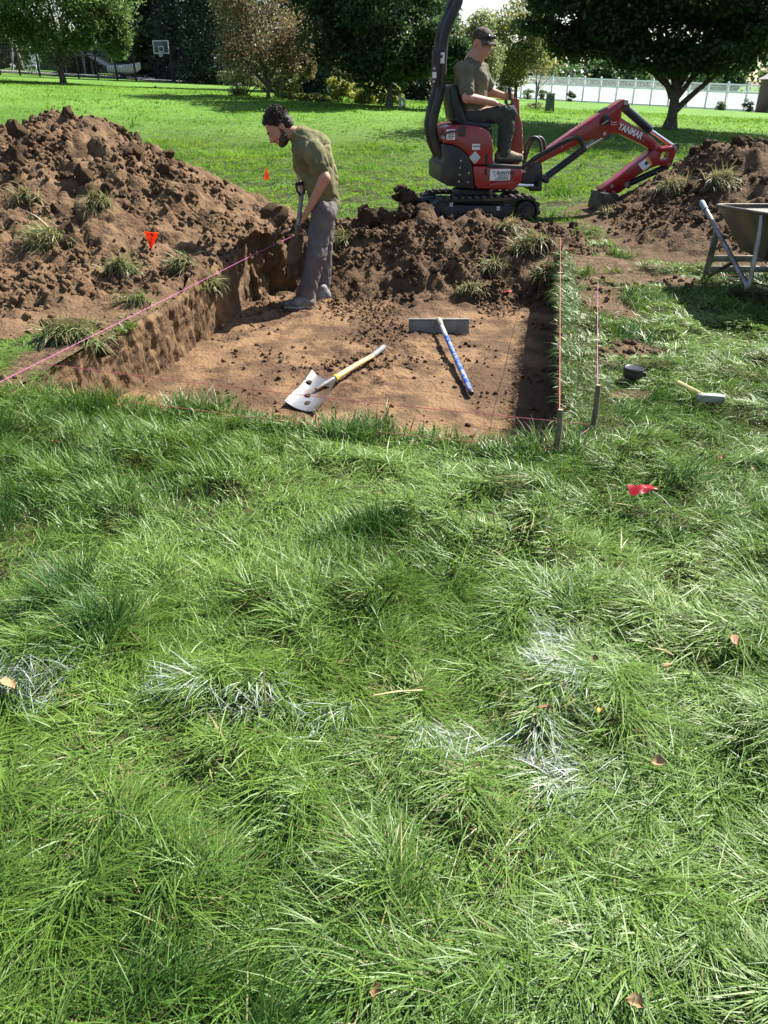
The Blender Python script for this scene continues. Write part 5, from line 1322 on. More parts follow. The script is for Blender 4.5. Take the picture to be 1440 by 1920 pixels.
kneN, kneF = J(592, 478, 6.70), J(605, 474, 6.99)
anN, anF = J(573, 558, 6.71), J(604, 546, 7.02)
body += [('c', pelv, hipN, .085, .075, .03), ('c', pelv, hipF, .085, .075, .03), ('c', hipN, kneN, .072, .05), ('c', kneN, anN, .05, .036), ('c', hipF, kneF, .078, .05), ('c', kneF, anF, .05, .036)]
body_part('body', SKIN, man, body, .0065, .018)
eyes(man, HL, Fm, 1.04, True)
SHIRT = pm('olive_cotton', (0.205, 0.192, 0.102), (0.165, 0.155, 0.080), scale=6, rough=0.9, bump=0.15, bscale=120, spec=0.1, c3=(0.125, 0.117, 0.062), s3=3)
PANTS = pm('grey_work_cloth', (0.140, 0.128, 0.128), (0.112, 0.102, 0.102), scale=7, rough=0.9, bump=0.2, bscale=140, spec=0.1, c3=(0.19, 0.165, 0.155), s3=3)
slN, slF = Vector(shN).lerp(Vector(elN), .5), Vector(shF).lerp(Vector(elF), .66)
shirt = [('c', neckb, chest, .080, .138, .05), ('c', chest, belly, .138, .118, .06), ('c', belly, pelv, .118, .122, .06), ('c', J(568, 284, 6.86), J(582, 330, 6.86), .085, .075, .06), ('c', J(602, 280, 6.86), J(616, 335, 6.86), .075, .075, .06),
         ('c', shN, shF, .076, .076, .05), ('c', shN, tuple(slN), .080, .084, .03), ('c', shF, tuple(slF), .078, .078, .03), ('c', J(573, 254, 6.86), J(600, 272, 6.86), .055, .08, .05), ('c', belly, J(610, 390, 6.86), .115, .125, .05)]
up = Vector((0, 0, 1))
body_part('t_shirt', SHIRT, man, shirt, .0075, .03, [(J(605, 381, 6.86), (-0.12, 0, -1)), (J(550, 250, 6.86), (-.80, 0, .6)), ][:2], .015, (11, 11, 8), 5)
tr = [('c', pelv, hipN, .114, .106, .05), ('c', pelv, hipF, .114, .104, .05), ('c', hipN, kneN, .102, .080, .03), ('c', kneN, anN, .080, .078, .03), ('c', hipF, kneF, .10, .080, .03), ('c', kneF, anF, .080, .078, .03),
      ('c', tuple(Vector(anN) + Vector((.01, 0, .0))), tuple(Vector(anN) + Vector((.012, 0, -.045))), .076, .080, .02), ('c', anF, tuple(Vector(anF) + Vector((.008, 0, -.04))), .074, .078, .02)]
body_part('trousers', PANTS, man, tr, .0075, .03, [(J(600, 372, 6.86), (0, 0, 1)), (tuple(Vector(anF) + Vector((0, 0, -.052))), (0, 0, -1))], .010, (15, 15, 8), 15)
SHOE = pm('grey_trainer', (0.24, 0.235, 0.23), (0.13, 0.125, 0.12), scale=14, rough=0.8, bump=0.15, c3=(0.15, 0.105, 0.07), s3=9)
SOLE = pm('pale_sole', (0.48, 0.43, 0.36), (0.33, 0.27, 0.21), scale=16, rough=0.9)
def shoe(root, heel, toe, mat=SHOE, sole=SOLE, w=.045, tall=.075):
    h_, t_ = Vector(heel), Vector(toe); d = (t_ - h_); d.z = 0; d.normalize()
    z0 = h_.z; mid = h_.lerp(t_, .45)
    pr = [('c', (h_.x, h_.y, z0 + .055), (mid.x, mid.y, z0 + .05), w * .95, w, .03), ('c', (mid.x, mid.y, z0 + .048), (t_.x - d.x * .04, t_.y - d.y * .04, z0 + .036), w * 1.02, w * .82, .03), ('c', (h_.x + d.x * .01, h_.y + d.y * .01, z0 + .05), (h_.x + d.x * .03, h_.y + d.y * .03, z0 + tall + .035), w * .9, w * .95, .03)]
    o = body_part('shoe', mat, root, pr, .006, .02, [((0, 0, z0 + .018), (0, 0, -1))], .002, (40, 40, 40), 31)
    pr = [('c', (h_.x, h_.y, z0 + .02), (mid.x, mid.y, z0 + .02), w * 1.02, w * 1.02, .02), ('c', (mid.x, mid.y, z0 + .02), (t_.x - d.x * .04, t_.y - d.y * .04, z0 + .02), w * 1.06, w * .9, .02)]
    body_part('sole', sole, o, pr, .006, .02, [((0, 0, z0 + .028), (0, 0, 1)), ((0, 0, z0 + .001), (0, 0, -1))])
hN = atz(581, 580, FLOOR) - MR; tN = atz(533, 581, FLOOR) - MR
hF = atz(612, 566, FLOOR) - MR; tF = atz(578, 570, FLOOR) - MR
for a, b in ((hN, tN), (hF, tF)): a.z = b.z = 0.006; shoe(man, a, b)
HAIR = pm('dark_curls', (0.014, 0.010, 0.008), (0.040, 0.028, 0.020), scale=40, rough=0.55, bump=0.6, bscale=90, spec=0.3)
def curls(name, mat, root, L, F, s, pts, r0, r1, n, seed):
    """many small curl lumps blended into one mass; pts = (f, l, u, rf, rl, ru) shells"""
    g = random.Random(seed); pr = []
    for (f, l, u, rf, rl, ru) in pts: pr.append(('e', L(f, l, u), (rf * s, rl * s, ru * s), F, .01))
    for _ in range(n):
        f, l, u, rf, rl, ru = g.choice(pts[:1])
        v = Vector((g.gauss(0, 1), g.gauss(0, 1), g.gauss(0, 1))).normalized()
        if v.z < -0.35 or (v.x > 0.35 and v.z < 0.55): continue
        pr.append(('e', L(f + v.x * rf, l + v.y * rl, u + v.z * ru), (g.uniform(r0, r1),) * 3, None, .006))
    return body_part(name, mat, root, pr, .005, .006, (), .003, (40, 40, 40), seed, .006)
curls('hair', HAIR, man, HL, Fm, 1.04, [(-.024, 0, .044, .093, .083, .080), (-.062, 0, -.005, .060, .080, .075), (.030, 0, .095, .045, .060, .026), (-.005, .074, .025, .030, .010, .035), (-.005, -.074, .025, .030, .010, .035)], .009, .017, 520, 3)
def strands(parent, L, F, n, shell, lo, hi, seed, keep):
    g = np.random.default_rng(seed); v = g.normal(0, 1, (n * 3, 3)); v /= np.linalg.norm(v, axis=1, keepdims=True)
    v = v[keep(v)][:n]; n = len(v)
    P = np.array([L(*(np.array(shell[:3]) + q * np.array(shell[3:]))) for q in v]); D = v @ F.T + g.normal(0, .55, (n, 3)); D /= np.linalg.norm(D, axis=1, keepdims=True)
    col = np.array([[.022, .015, .011]]) * g.uniform(.5, 2.2, (n, 1))
    az = np.arctan2(D[:, 1], D[:, 0]); lean = np.arccos(np.clip(D[:, 2], -1, 1))
    V, Lp, S, C = blades(P, g.uniform(lo, hi, n), g.uniform(.003, .005, n), az, lean, g.uniform(-2.6, 2.6, n), col, 4, floor=False, twist=1.5)
    return link_mesh('curls', np_mesh('curls', V, Lp, S, None, C), leafmat('hair_strands', 0.0, 0.5, 0.3), parent)
hair_o = [o for o in man.children if o.name.startswith('hair')][0]
strands(hair_o, HL, Fm, 2600, (-.024, 0, .044, .095, .085, .083), .02, .042, 8, lambda v: ~((v[:, 2] < -.3) | ((v[:, 0] > .45) & (v[:, 2] < .5))))
beard = [('e', HL(.038, 0, -.090), (.057, .056, .040), Fm, .01), ('e', HL(.058, 0, -.106), (.036, .036, .026), Fm, .01), ('e', HL(.100, 0, -.052), (.010, .028, .008), Fm, .006)]
for sg in (1, -1): beard += [('c', HL(.008, .070 * sg, -.02), HL(.020, .058 * sg, -.075), .010, .017, .012), ('e', HL(.04, .05 * sg, -.08), (.035, .02, .03), Fm, .012)]
body_part('beard', pm('short_beard', (0.045, 0.030, 0.022), (0.085, 0.055, 0.038), scale=70, rough=.7, bump=.5, bscale=150), man, beard + [('-e', HL(.10, 0, -.072), (.020, .020, .007), Fm)], .005, .01, (), .002, (50, 50, 50), 41, .004)
for sg in (1, -1): body_part('eyebrow', HAIR, man, [('c', HL(.101, .014 * sg, .024), HL(.092, .050 * sg, .024), .0055, .004, .004)], .003, .004)

# the shovel in his hands
SHV = empty('hand_shovel', aty(558, 400, 6.78)); tag(SHV, 'muddy spade held upright by the person in the pit', 'shovel')
S0 = SHV.location
WOODG = pm('worn_grey_shaft', (0.27, 0.27, 0.275), (0.18, 0.175, 0.17), scale=20, rough=0.55)
RUST = pm('muddy_steel', (0.13, 0.095, 0.07), (0.20, 0.15, 0.11), scale=15, rough=0.8, metal=.3, bump=.3)
tp, bt_ = aty(566, 364, 6.79) - S0, aty(557, 436, 6.76) - S0
MB().tube([tp, tp.lerp(bt_, .5), bt_], [.017, .018, .021], 12).build('shaft', WOODG, SHV)
dg = MB(); a = tp + Vector((0, 0, -.02)); dg.tube(smooth_path([a, a + Vector((-.03, -.05, .05)), a + Vector((-.035, -.055, .10))], 3), .010, 8).tube(smooth_path([a, a + Vector((.02, .05, .05)), a + Vector((.02, .055, .10))], 3), .010, 8).tube([a + Vector((-.035, -.055, .10)), a + Vector((.02, .055, .10))], .014, 10)
dg.build('d_grip', BKP, SHV)
MB().tube([bt_ + Vector((0, 0, .06)), bt_, bt_ + Vector((-.004, 0, -.04))], [.024, .026, .016], 12).build('socket', RUST, SHV)
bl_ = MB(); rows = []
for i, (t, w_, bow) in enumerate(((0, .075, .012), (.05, .095, .014), (.14, .095, .012), (.20, .085, .008), (.23, .05, .004))):
    c = bt_ + Vector((-.012 - t * .20, -.01, -.02 - t))
    for k in range(7):
        s = -1 + k / 3.0
        for th in (0, .004): rows.append(tuple(c + Vector((-.55, -.83, 0)) * (-s * w_) * 1.0 + Vector((.83, -.55, 0)) * (bow * (s * s) + th)))
fs = []
for i in range(4):
    for k in range(6):
        a = i * 14 + k * 2; b = a + 2; c = a + 14; d = b + 14
        fs += [(a, b, d, c), (a + 1, c + 1, d + 1, b + 1)]
for i in range(4):
    for a in (i * 14, i * 14 + 12): fs.append((a, a + 1, a + 15, a + 14))
for k in range(6):
    for a in (k * 2, 56 + k * 2): fs.append((a, a + 2, a + 3, a + 1))
bl_.add(rows, fs).build('blade', RUST, SHV, 0)

# ================================================================== the operator on the excavator
op = empty('person', (EX_C.x, EX_C.y, EX_Z), EX_YAW); tag(op, 'person in grey-green t-shirt and camouflage cap sitting on the excavator seat', 'person')
def K(px, py, v): return tuple(p3(ex, px, py, v))
Fo = frame((0.50, -0.84, -0.22), (0.10, -0.12, 0.98))
oc = K(904, 80, -.05)
hp, OL = head_prims(oc, Fo, 1.05)
nk, ch, be, pe = K(888, 116, -.01), K(884, 145, 0), K(879, 185, 0), K(880, 214, 0)
sN, sF = K(868, 132, -.19), K(900, 132, .17)
eN, eF = K(876, 183, -.26), K(918, 172, .22)
wN, wF = K(925, 192, -.19), K(947, 181, .13)
kN, kF = K(940, 197, -.15), K(956, 179, .10)
hN_, hF_ = K(884, 218, -.10), K(884, 216, .10)
cN, cF = K(950, 211, -.15), K(950, 208, .14)
aN, aF = K(944, 286, -.16), K(948, 284, .16)
body = hp + [('c', OL(-.025, 0, -.07), nk, .062, .070, .03), ('c', nk, ch, .09, .13, .05), ('c', ch, be, .13, .125, .05), ('c', be, pe, .12, .13, .05), ('c', sN, sF, .065, .065, .04),
             ('c', sN, eN, .058, .048), ('c', eN, wN, .048, .031), ('c', sF, eF, .058, .046), ('c', eF, wF, .046, .030),
             ('c', pe, hN_, .12, .09, .04), ('c', pe, hF_, .12, .09, .04), ('c', hN_, cN, .08, .06), ('c', cN, aN, .056, .04), ('c', hF_, cF, .08, .06), ('c', cF, aF, .056, .04)]
body += hand_prims(wN, kN, K(948, 208, -.15), Vector((0, 1, 0.1))) + hand_prims(wF, kF, K(960, 190, .06), Vector((0.1, 0.3, -0.9)))
body_part('body', SKIN2, op, body, .0068, .018)
eyes(op, OL, Fo, 1.05)
V, Q = surf([('c', OL(.093, .020, -.073), OL(.093, -.020, -.073), .004, .004)], .0025, .003); link_mesh('mouth', quads_mesh('mouth', V, Q), LIP, op)
SH2 = pm('grey_green_cotton', (0.150, 0.142, 0.098), (0.122, 0.116, 0.080), scale=6, rough=0.9, bump=0.15, bscale=120, spec=0.1)
PT2 = pm('dark_olive_trousers', (0.062, 0.066, 0.056), (0.046, 0.050, 0.043), scale=7, rough=0.85, bump=0.2, bscale=140, spec=0.15)
qN, qF = Vector(sN).lerp(Vector(eN), .72), Vector(sF).lerp(Vector(eF), .7)
shirt = [('c', nk, ch, .095, .155, .05), ('c', ch, be, .155, .150, .06), ('c', be, pe, .150, .150, .06), ('c', K(896, 146, -.06), K(896, 195, -.04), .10, .11, .05), ('c', sN, sF, .084, .084, .05), ('c', sN, tuple(qN), .085, .080, .03), ('c', sF, tuple(qF), .085, .080, .03)]
body_part('t_shirt', SH2, op, shirt, .0078, .03, [(K(880, 219, 0), (0, 0, -1)), (K(893, 112, 0), (.35, -.1, .93))], .016, (11, 11, 8), 55)
tr = [('c', pe, hN_, .135, .112, .05), ('c', pe, hF_, .135, .112, .05), ('c', hN_, cN, .108, .088, .03), ('c', cN, aN, .086, .074, .03), ('c', hF_, cF, .108, .088, .03), ('c', cF, aF, .086, .074, .03)]
body_part('trousers', PT2, op, tr, .0078, .03, [(K(880, 205, 0), (-.1, 0, 1))], .012, (14, 14, 10), 65)
BOOT = pm('tan_boot', (0.17, 0.125, 0.085), (0.25, 0.19, 0.13), scale=18, rough=0.8, bump=0.15)
for v, x0, x1 in ((-.16, 930, 980), (.16, 934, 984)):
    a, b = Vector(K(x0, 306, v)), Vector(K(x1, 308, v)); zf = e2(900, 418, NB)[1] + 0.004
    a.z = b.z = zf; shoe(op, a + Vector((.03, 0, 0)), b, BOOT, pm('dark_sole', (0.05, 0.045, 0.04), rough=.9), .05, .09)
CAP = pm('camo_cap', (0.035, 0.030, 0.024), (0.095, 0.078, 0.055), scale=22, rough=0.85, bump=0.1, lo=.45, hi=.55)
cap = body_part('cap', CAP, op, [('e', OL(-.006, 0, .038), (.112 * 1.05, .090 * 1.05, .088 * 1.05), Fo)], .005, .01, [(OL(0, 0, .032), tuple(Fo @ np.array([-.10, 0, -1])))])
V = []; nb_ = 13
for i in range(nb_):
    a = R(-62 + 124 * i / (nb_ - 1))
    for t in (0, .5, 1):
        for th in (0, -.004):
            f = .094 * math.cos(a) * 1.0 + t * .072 * (math.cos(a) ** .6); l = .088 * math.sin(a)
            V.append(OL(f, l, .040 + th - .018 * t - .035 * t * math.sin(a) ** 2 - .006 * math.sin(a) ** 2))
fs = []
for i in range(nb_ - 1):
    for t in range(2):
        a = i * 6 + t * 2; b = a + 6
        fs += [(a, a + 2, b + 2, b), (a + 1, b + 1, b + 3, a + 3)]
    a = i * 6; b = a + 6; fs += [(a + 4, a + 5, b + 5, b + 4), (a, b, b + 1, a + 1)]
fs += [(0, 1, 3, 2), (2, 3, 5, 4)] + [tuple(x + (nb_ - 1) * 6 for x in q) for q in ((0, 2, 3, 1), (2, 4, 5, 3))]
MB().add(V, fs).build('brim', CAP, cap)
SG = pm('black_sunglasses', (0.012, 0.012, 0.014), rough=0.12, spec=0.7)
sg_ = body_part('sunglasses', SG, op, [('e', OL(.108, .034, .066), (.014, .030, .017), Fo, .004), ('e', OL(.108, -.034, .066), (.014, .030, .017), Fo, .004), ('c', OL(.118, .01, .07), OL(.118, -.01, .07), .004, .004, .004), ('c', OL(.092, .066, .068), OL(-.02, .096, .058), .005, .004, .004), ('c', OL(.092, -.066, .068), OL(-.02, -.096, .058), .005, .004, .004)], .004, .004)
body_part('hair', pm('short_brown_hair', (0.09, 0.055, 0.032), (0.12, 0.075, 0.045), scale=60, rough=0.7, bump=.4, bscale=120), op, [('e', OL(-.03, 0, .012), (.088 * 1.05, .082 * 1.05, .070), Fo)], .005, .01, [(OL(0, 0, .036), tuple(Fo @ np.array([0, 0, 1]))), (OL(.0, 0, 0), tuple(Fo @ np.array([1, 0, 0])))])
# ================================================================== small things on and round the dig
def surface_z(x, y):
    u, v = to_uv(x, y); rz_, ok = ridge(x, y)
    inside = (u > U0) & (u < U1) & (v > V0) & (v < V1)
    z = np.where(inside, floor_z(x, y), gz(x, y) + np.maximum(np.maximum(mound_left(x, y)[0], mound_right(x, y)[0]), 0))
    return np.where(ok, np.maximum(z, rz_), z)
def hit(px, py):
    """where the sight line of a photo pixel meets the earth"""
    d = np.array(ray(px, py)); t = np.arange(1.2, 22, 0.012)
    q = t[:, None] * d[None] + np.array([0, 0, CAMH])
    k = np.argmax(q[:, 2] <= surface_z(q[:, 0], q[:, 1]))
    return Vector(q[k])
def put(name, label, cat, p, group=None):
    o = empty(name, p); tag(o, label, cat, group); return o
# ---- square shovel lying on the pit floor
ALU = pm('worn_aluminium', (0.27, 0.27, 0.28), (0.19, 0.19, 0.20), scale=9, rough=0.45, metal=0.6, bump=0.05, bscale=30, c3=(0.22, 0.14, 0.08), s3=5)
ASH = pm('ash_wood', (0.52, 0.33, 0.15), (0.62, 0.42, 0.21), scale=18, rough=0.55, bump=0.05)
GRY = pm('grey_grip', (0.16, 0.17, 0.18), (0.20, 0.21, 0.22), scale=20, rough=0.6)
sq = put('square_shovel', 'square-mouthed metal shovel with wooden handle lying on the pit floor', 'shovel', atz(600, 735, FLOOR + .01))
def rel(p, o): return Vector(p) - o.location
zf = FLOOR + 0.022
ca, cb, cc_, cd = (rel(atz(x, y, z), sq) for x, y, z in ((535, 760, zf), (596, 777, zf), (631, 724, zf + .035), (586, 708, zf + .035)))
rows = []; NU, NVV = 9, 8
for i in range(NVV):
    t = i / (NVV - 1)
    for k in range(NU):
        s = k / (NU - 1); p = (ca.lerp(cb, s)).lerp(cd.lerp(cc_, s), t)
        p = p + Vector((0, 0, .030 * abs(2 * s - 1) ** 2.5 + .05 * max(0, t - .75) ** 1.2 * 2 + .004 * math.sin(9 * t)))
        rows.append(p)
me_rows = [tuple(p) for p in rows] + [tuple(p - Vector((0, 0, .004))) for p in rows]
fs = []; n0 = NU * NVV
for i in range(NVV - 1):
    for k in range(NU - 1):
        a = i * NU + k; fs += [(a, a + 1, a + NU + 1, a + NU), (n0 + a, n0 + a + NU, n0 + a + NU + 1, n0 + a + 1)]
for k in range(NU - 1): fs += [(k, n0 + k, n0 + k + 1, k + 1), ((NVV - 1) * NU + k, (NVV - 1) * NU + k + 1, n0 + (NVV - 1) * NU + k + 1, n0 + (NVV - 1) * NU + k)]
for i in range(NVV - 1):
    for a in (i * NU, i * NU + NU - 1): fs.append((a, a + NU, n0 + a + NU, n0 + a))
MB().add(me_rows, fs).build('blade', ALU, sq, smooth=60)
s0, s1 = rel(atz(606, 722, zf + .05), sq), rel(atz(628, 709, zf + .07), sq)
s2, s3_ = rel(atz(699, 667, zf + .03), sq), rel(atz(719, 651, zf + .02), sq)
MB().tube([s0.lerp(s1, -.6), s0, s1], [.012, .019, .020], 12).build('socket', ALU, sq)
MB().tube([s1, s1.lerp(s2, .5) + Vector((0, 0, .004)), s2], [.018, .0165, .0165], 12).build('handle', ASH, sq)
MB().tube([s1.lerp(s2, -.02), s1.lerp(s2, .04)], .0215, 12).build('collar', pm('yellow_collar', (0.72, 0.42, 0.03), rough=.5), sq)
MB().tube([s2, s2.lerp(s3_, .5), s3_], [.0195, .0185, .0195], 12).build('grip', GRY, sq)
for i in range(5):
    t, s = random.random() * .8 + .1, random.random() * .8 + .1
    p = (ca.lerp(cb, s)).lerp(cd.lerp(cc_, s), t) + Vector((0, 0, .03 * abs(2 * s - 1) ** 2.5 + .006))
    o = bpy.data.objects.new('soil_lump', random.choice(CLOD_ME)); COL.objects.link(o); o.parent = sq; o.location = p; w = random.uniform(.006, .016); o.scale = (w * 1.8, w * 1.4, w * .35); o.rotation_euler = (0, 0, random.uniform(0, 6))
# ---- concrete rake with blue handle
rk = put('concrete_rake', 'concrete rake with straight grey head and blue handle on the pit floor', 'rake', atz(823, 627, FLOOR))
zb = FLOOR + .004
l0, r0 = rel(atz(766, 627, zb), rk), rel(atz(879, 627, zb), rk)
GAL = pm('mortar_grey_steel', (0.30, 0.285, 0.25), (0.20, 0.185, 0.155), scale=12, rough=0.75, metal=.2, bump=.15)
wv = (r0 - l0).normalized(); bkd = Vector((-wv.y, wv.x, 0))
prof = []
for t in np.linspace(0, 1, 7): prof.append((.035 * t * t, .115 * t))
rows = []
for e in (l0, r0):
    for (b_, h_) in prof: rows.append(e + bkd * b_ + Vector((0, 0, h_)))
    for (b_, h_) in prof[::-1]: rows.append(e + bkd * (b_ + .004) + Vector((0, 0, h_ + .002)))
n = 14
MB().add(rows, [tuple(range(n - 1, -1, -1)), tuple(range(n, 2 * n))] + [(i, (i + 1) % n, (i + 1) % n + n, i + n) for i in range(n)]).build('head_plate', GAL, rk, smooth=30)
MB().bar(l0 + bkd * .03 + Vector((0, 0, .108)), r0 + bkd * .03 + Vector((0, 0, .108)), .016, .012).build('stiffener', GAL, rk, .003)
h0 = (l0 + r0) / 2 + bkd * .01 + Vector((.0, 0, .105)); h1 = rel(atz(884, 738, FLOOR + .025), rk)
MB().tube([h0 + bkd * .03, h0, h0.lerp(h1, .10)], [.020, .024, .019], 12).build('socket', GAL, rk)
MB().tube([h0.lerp(h1, .08), h0.lerp(h1, .24)], .0165, 12).build('bare_shaft', pm('chalky_shaft', (0.55, 0.53, 0.50), (0.40, 0.42, 0.50), scale=25, rough=.7), rk)
BLUE = pm('blue_handle_paint', (0.020, 0.085, 0.42), (0.030, 0.11, 0.48), scale=6, rough=0.42, c3=(0.30, 0.34, 0.42), s3=26)
MB().tube([h0.lerp(h1, .24), h0.lerp(h1, .6), h0.lerp(h1, .97)], [.0168, .0175, .0178], 12).build('handle', BLUE, rk)
MB().tube([h0.lerp(h1, .97), h0.lerp(h1, .995), h1], [.0185, .0185, .015], 12).build('end_cap', pm('dark_cap', (0.05, 0.05, 0.055), rough=.5), rk)
# ---- stakes and strings
STKW = pm('weathered_stake', (0.115, 0.085, 0.055), (0.20, 0.155, 0.11), scale=25, rough=0.9, bump=.4)
def stake(px0, py0, px1, py1, label):
    b_ = atz(px1, py1, 0.0); t = aty(px0, py0, b_.y + .02)
    o = put('wooden_stake', label, 'stake', b_, 'wooden stakes at the near right corner of the pit')
    t = t - b_; r_ = .0118
    mb = MB().tube([Vector((0, 0, 0)) - t * .25, t * .02, t * .5 + Vector((.003, 0, 0)), t], [.004, r_, r_ * 1.05, r_ * .95], 8); mb.build('shaft', STKW, o, 0, smooth=30)
    MB().tube([t * .999, t * 1.004], [r_ * .93, r_ * .85], 8).build('cut_top', pm('pale_cut_wood', (0.36, 0.28, 0.18), rough=.9), o)
    return b_, b_ + t
b1, t1 = stake(1051, 768, 1042, 852, 'weathered wooden stake standing at the grass edge by the pit corner')
b2, t2 = stake(1122, 722, 1111, 804, 'dark wooden stake in the grass right of the pit corner')
PINK = pm('pink_mason_line', (0.52, 0.12, 0.34), (0.45, 0.10, 0.30), scale=60, rough=.7)
CORAL = pm('coral_mason_line', (0.66, 0.15, 0.17), (0.58, 0.12, 0.14), scale=60, rough=.7)
def string(label, pts, mat, r_=.0028, sag=.01):
    P = []
    for i in range(len(pts) - 1):
        a, b_ = Vector(pts[i]), Vector(pts[i + 1]); n = 12
        for k in range(n + (i == len(pts) - 2)):
            t = k / n; P.append(a.lerp(b_, t) - Vector((0, 0, sag * 4 * t * (1 - t))))
    o = MB().tube(P, r_, 5).build('string_line', mat, None, smooth=60); tag(o, label, 'string', 'mason strings stretched round the pit'); return o
sA = [atz(-90, 755, .10), atz(0, 716, .10), atz(480, 475, .14), atz(552, 441, .16)]
string('magenta string line stretched along the left edge of the pit', sA, PINK, .0015, .002)
string('faint coral string crossing the near end of the pit to the dark stake', [atz(88, 683, .06), b2.lerp(t2, .05) + Vector((-.03, 0, .012)), b2.lerp(t2, .12)], CORAL, .0015, .012)
string('coral string low over the near pit edge ending at the weathered stake', [atz(240, 752, .06), b1.lerp(t1, .10)], CORAL, .0016, .01)
string('coral string line along the right edge of the pit', [t1.lerp(b1, .18), atz(1051, 446, .10)], CORAL, .0017, .004)
string('pink string running through the grass right of the pit to the dark stake', [t2.lerp(b2, .12), atz(1121, 532, .03)], PINK, .0016, .01)
string('short magenta string tied between the two stakes', [b1.lerp(t1, .06), b2.lerp(t2, .08)], PINK, .002, .004)
# ---- marker flags
ORG = pm('orange_flag_film', (0.85, 0.13, 0.015), (0.80, 0.11, 0.012), scale=20, rough=.45)
REDF = pm('red_flag_film', (0.42, 0.012, 0.022), (0.33, 0.01, 0.018), scale=20, rough=.4)
def film(m, col, fac):
    nt = m.node_tree; b = nt.nodes['Principled BSDF']; t = nt.nodes.new('ShaderNodeBsdfTranslucent'); x = nt.nodes.new('ShaderNodeMixShader')
    t.inputs[0].default_value = (*col, 1); x.inputs[0].default_value = fac
    nt.links.new(b.outputs[0], x.inputs[1]); nt.links.new(t.outputs[0], x.inputs[2]); nt.links.new(x.outputs[0], nt.nodes['Material Output'].inputs[0])
film(ORG, (0.95, 0.16, 0.02), 0.6); film(REDF, (0.6, 0.02, 0.03), 0.3)
fp = hit(284, 470); fl_ = put('marking_flag', 'orange triangular marking flag with black print stuck in the left dirt pile', 'flag', fp, 'marking flags')
yv = fp.y + .01
q0, q1, q2 = (aty(x, y, yv) - fp for x, y in ((270, 433), (297, 437), (284, 469)))
mb = MB(); rows = []
for i in range(6):
    t = i / 5
    for k in range(5):
        s = k / 4; p = q0.lerp(q1, s).lerp(q2, t) + Vector((0, -.012 * math.sin(s * 5 + t * 3) + .03 * t * 0, 0)); rows.append(p)
rows2 = [p + Vector((0, .0012, 0)) for p in rows]
fs = []
for i in range(5):
    for k in range(4): a = i * 5 + k; fs += [(a, a + 5, a + 6, a + 1), (30 + a, 31 + a, 36 + a, 35 + a)]
pn = MB().add(rows + rows2, fs).build('pennant', ORG, fl_, smooth=60)
for (s, t, w_, h_, an) in ((.30, .12, .016, .006, .2), (.62, .12, .022, .014, .5), (.38, .30, .030, .005, 1.2), (.6, .34, .024, .005, 1.3), (.48, .5, .026, .005, 1.25)):
    p = q0.lerp(q1, s).lerp(q2, t) + Vector((0, -.0155 - .004, 0)); MB().box(p, (w_, .0015, h_), (0, an, 0)).build('printed_mark', INK, pn)
MB().tube([q2 + Vector((0, .012, -.12)), q2.lerp(q0, .5) + Vector((0, .012, 0)), q0 + Vector((.0, .012, .01))], .0015, 5).build('wire', STEEL, fl_)
gp = atz(499, 318, 0.28); gp.z = float(gz(gp.x, gp.y)); f2 = put('marking_flag', 'small orange marking flag standing far out on the lawn', 'flag', gp, 'marking flags'); f2.scale = (.75, .75, .85)
MB().tube([(0, 0, -.05), (0.004, 0, .2)], .002, 5).build('wire', STEEL, f2)
MB().add([(-.05, 0, .02), (.05, .01, .02), (.04, .02, .10), (.005, .0, .21), (-.025, .02, .12), (-.05, .004, .02), (.05, .014, .02), (.04, .024, .10), (.005, .004, .21), (-.025, .024, .12)], [(0, 1, 2, 3, 4), (9, 8, 7, 6, 5), (0, 5, 6, 1), (1, 6, 7, 2), (2, 7, 8, 3), (3, 8, 9, 4), (4, 9, 5, 0)]).build('pennant', ORG, f2, smooth=20)
def crumpled(name, label, px, py, w_, d_, mat, z, seed, cat='flag', group=None, rot=0, leaf=False):
    p = atz(px, py, z) if z is not None else hit(px, py) + Vector((0, 0, .012)); o = put(name, label, cat, p, group)
    g = np.random.default_rng(seed); nx, ny = 9, 7
    X, Y = np.meshgrid(np.linspace(-w_ / 2, w_ / 2, nx), np.linspace(-d_ / 2, d_ / 2, ny), indexing='ij')
    Z = .22 * d_ * fbm(X * 2.2 / w_ + seed, Y * 2.2 / w_, seed=seed, octv=3) + .006
    if leaf:
        tt = (X / w_ + .5); Y = Y * np.sin(np.pi * np.clip(tt * .96 + .02, 0, 1)) ** .8 * (1 + .25 * np.cos(tt * 19)) + .12 * w_ * np.sin(tt * 3); Z = Z + .22 * w_ * np.abs(Y / d_ * 2) ** 1.5 + .25 * w_ * (tt - .4) ** 2
    ca_, sa_ = math.cos(rot), math.sin(rot)
    V = np.stack([X * ca_ - Y * sa_, X * sa_ + Y * ca_, Z], -1).reshape(-1, 3)
    V2 = V + np.array([0, 0, .0012]); Q = grid_faces(nx, ny)
    link_mesh('film', quads_mesh('film', np.concatenate([V, V2]), np.concatenate([Q[:, ::-1], Q + nx * ny]), smooth=False), mat, o)
    return o
rf = crumpled('marking_flag', 'crumpled red marking flag lying in the grass right of the stakes', 1203, 919, .085, .055, REDF, .085, 5, group='marking flags', rot=.15)
MB().tube([(.03, .0, .0), (.06, -.03, -.01), (.085, -.07, -.03)], .0016, 5).build('wire', STEEL, rf)
crumpled('plastic_scrap', 'small pinkish red plastic scrap on the earth at the far pit corner', 950, 550, .075, .05, pm('pink_film', (0.72, 0.10, 0.13), rough=.5), None, 9, 'scrap')
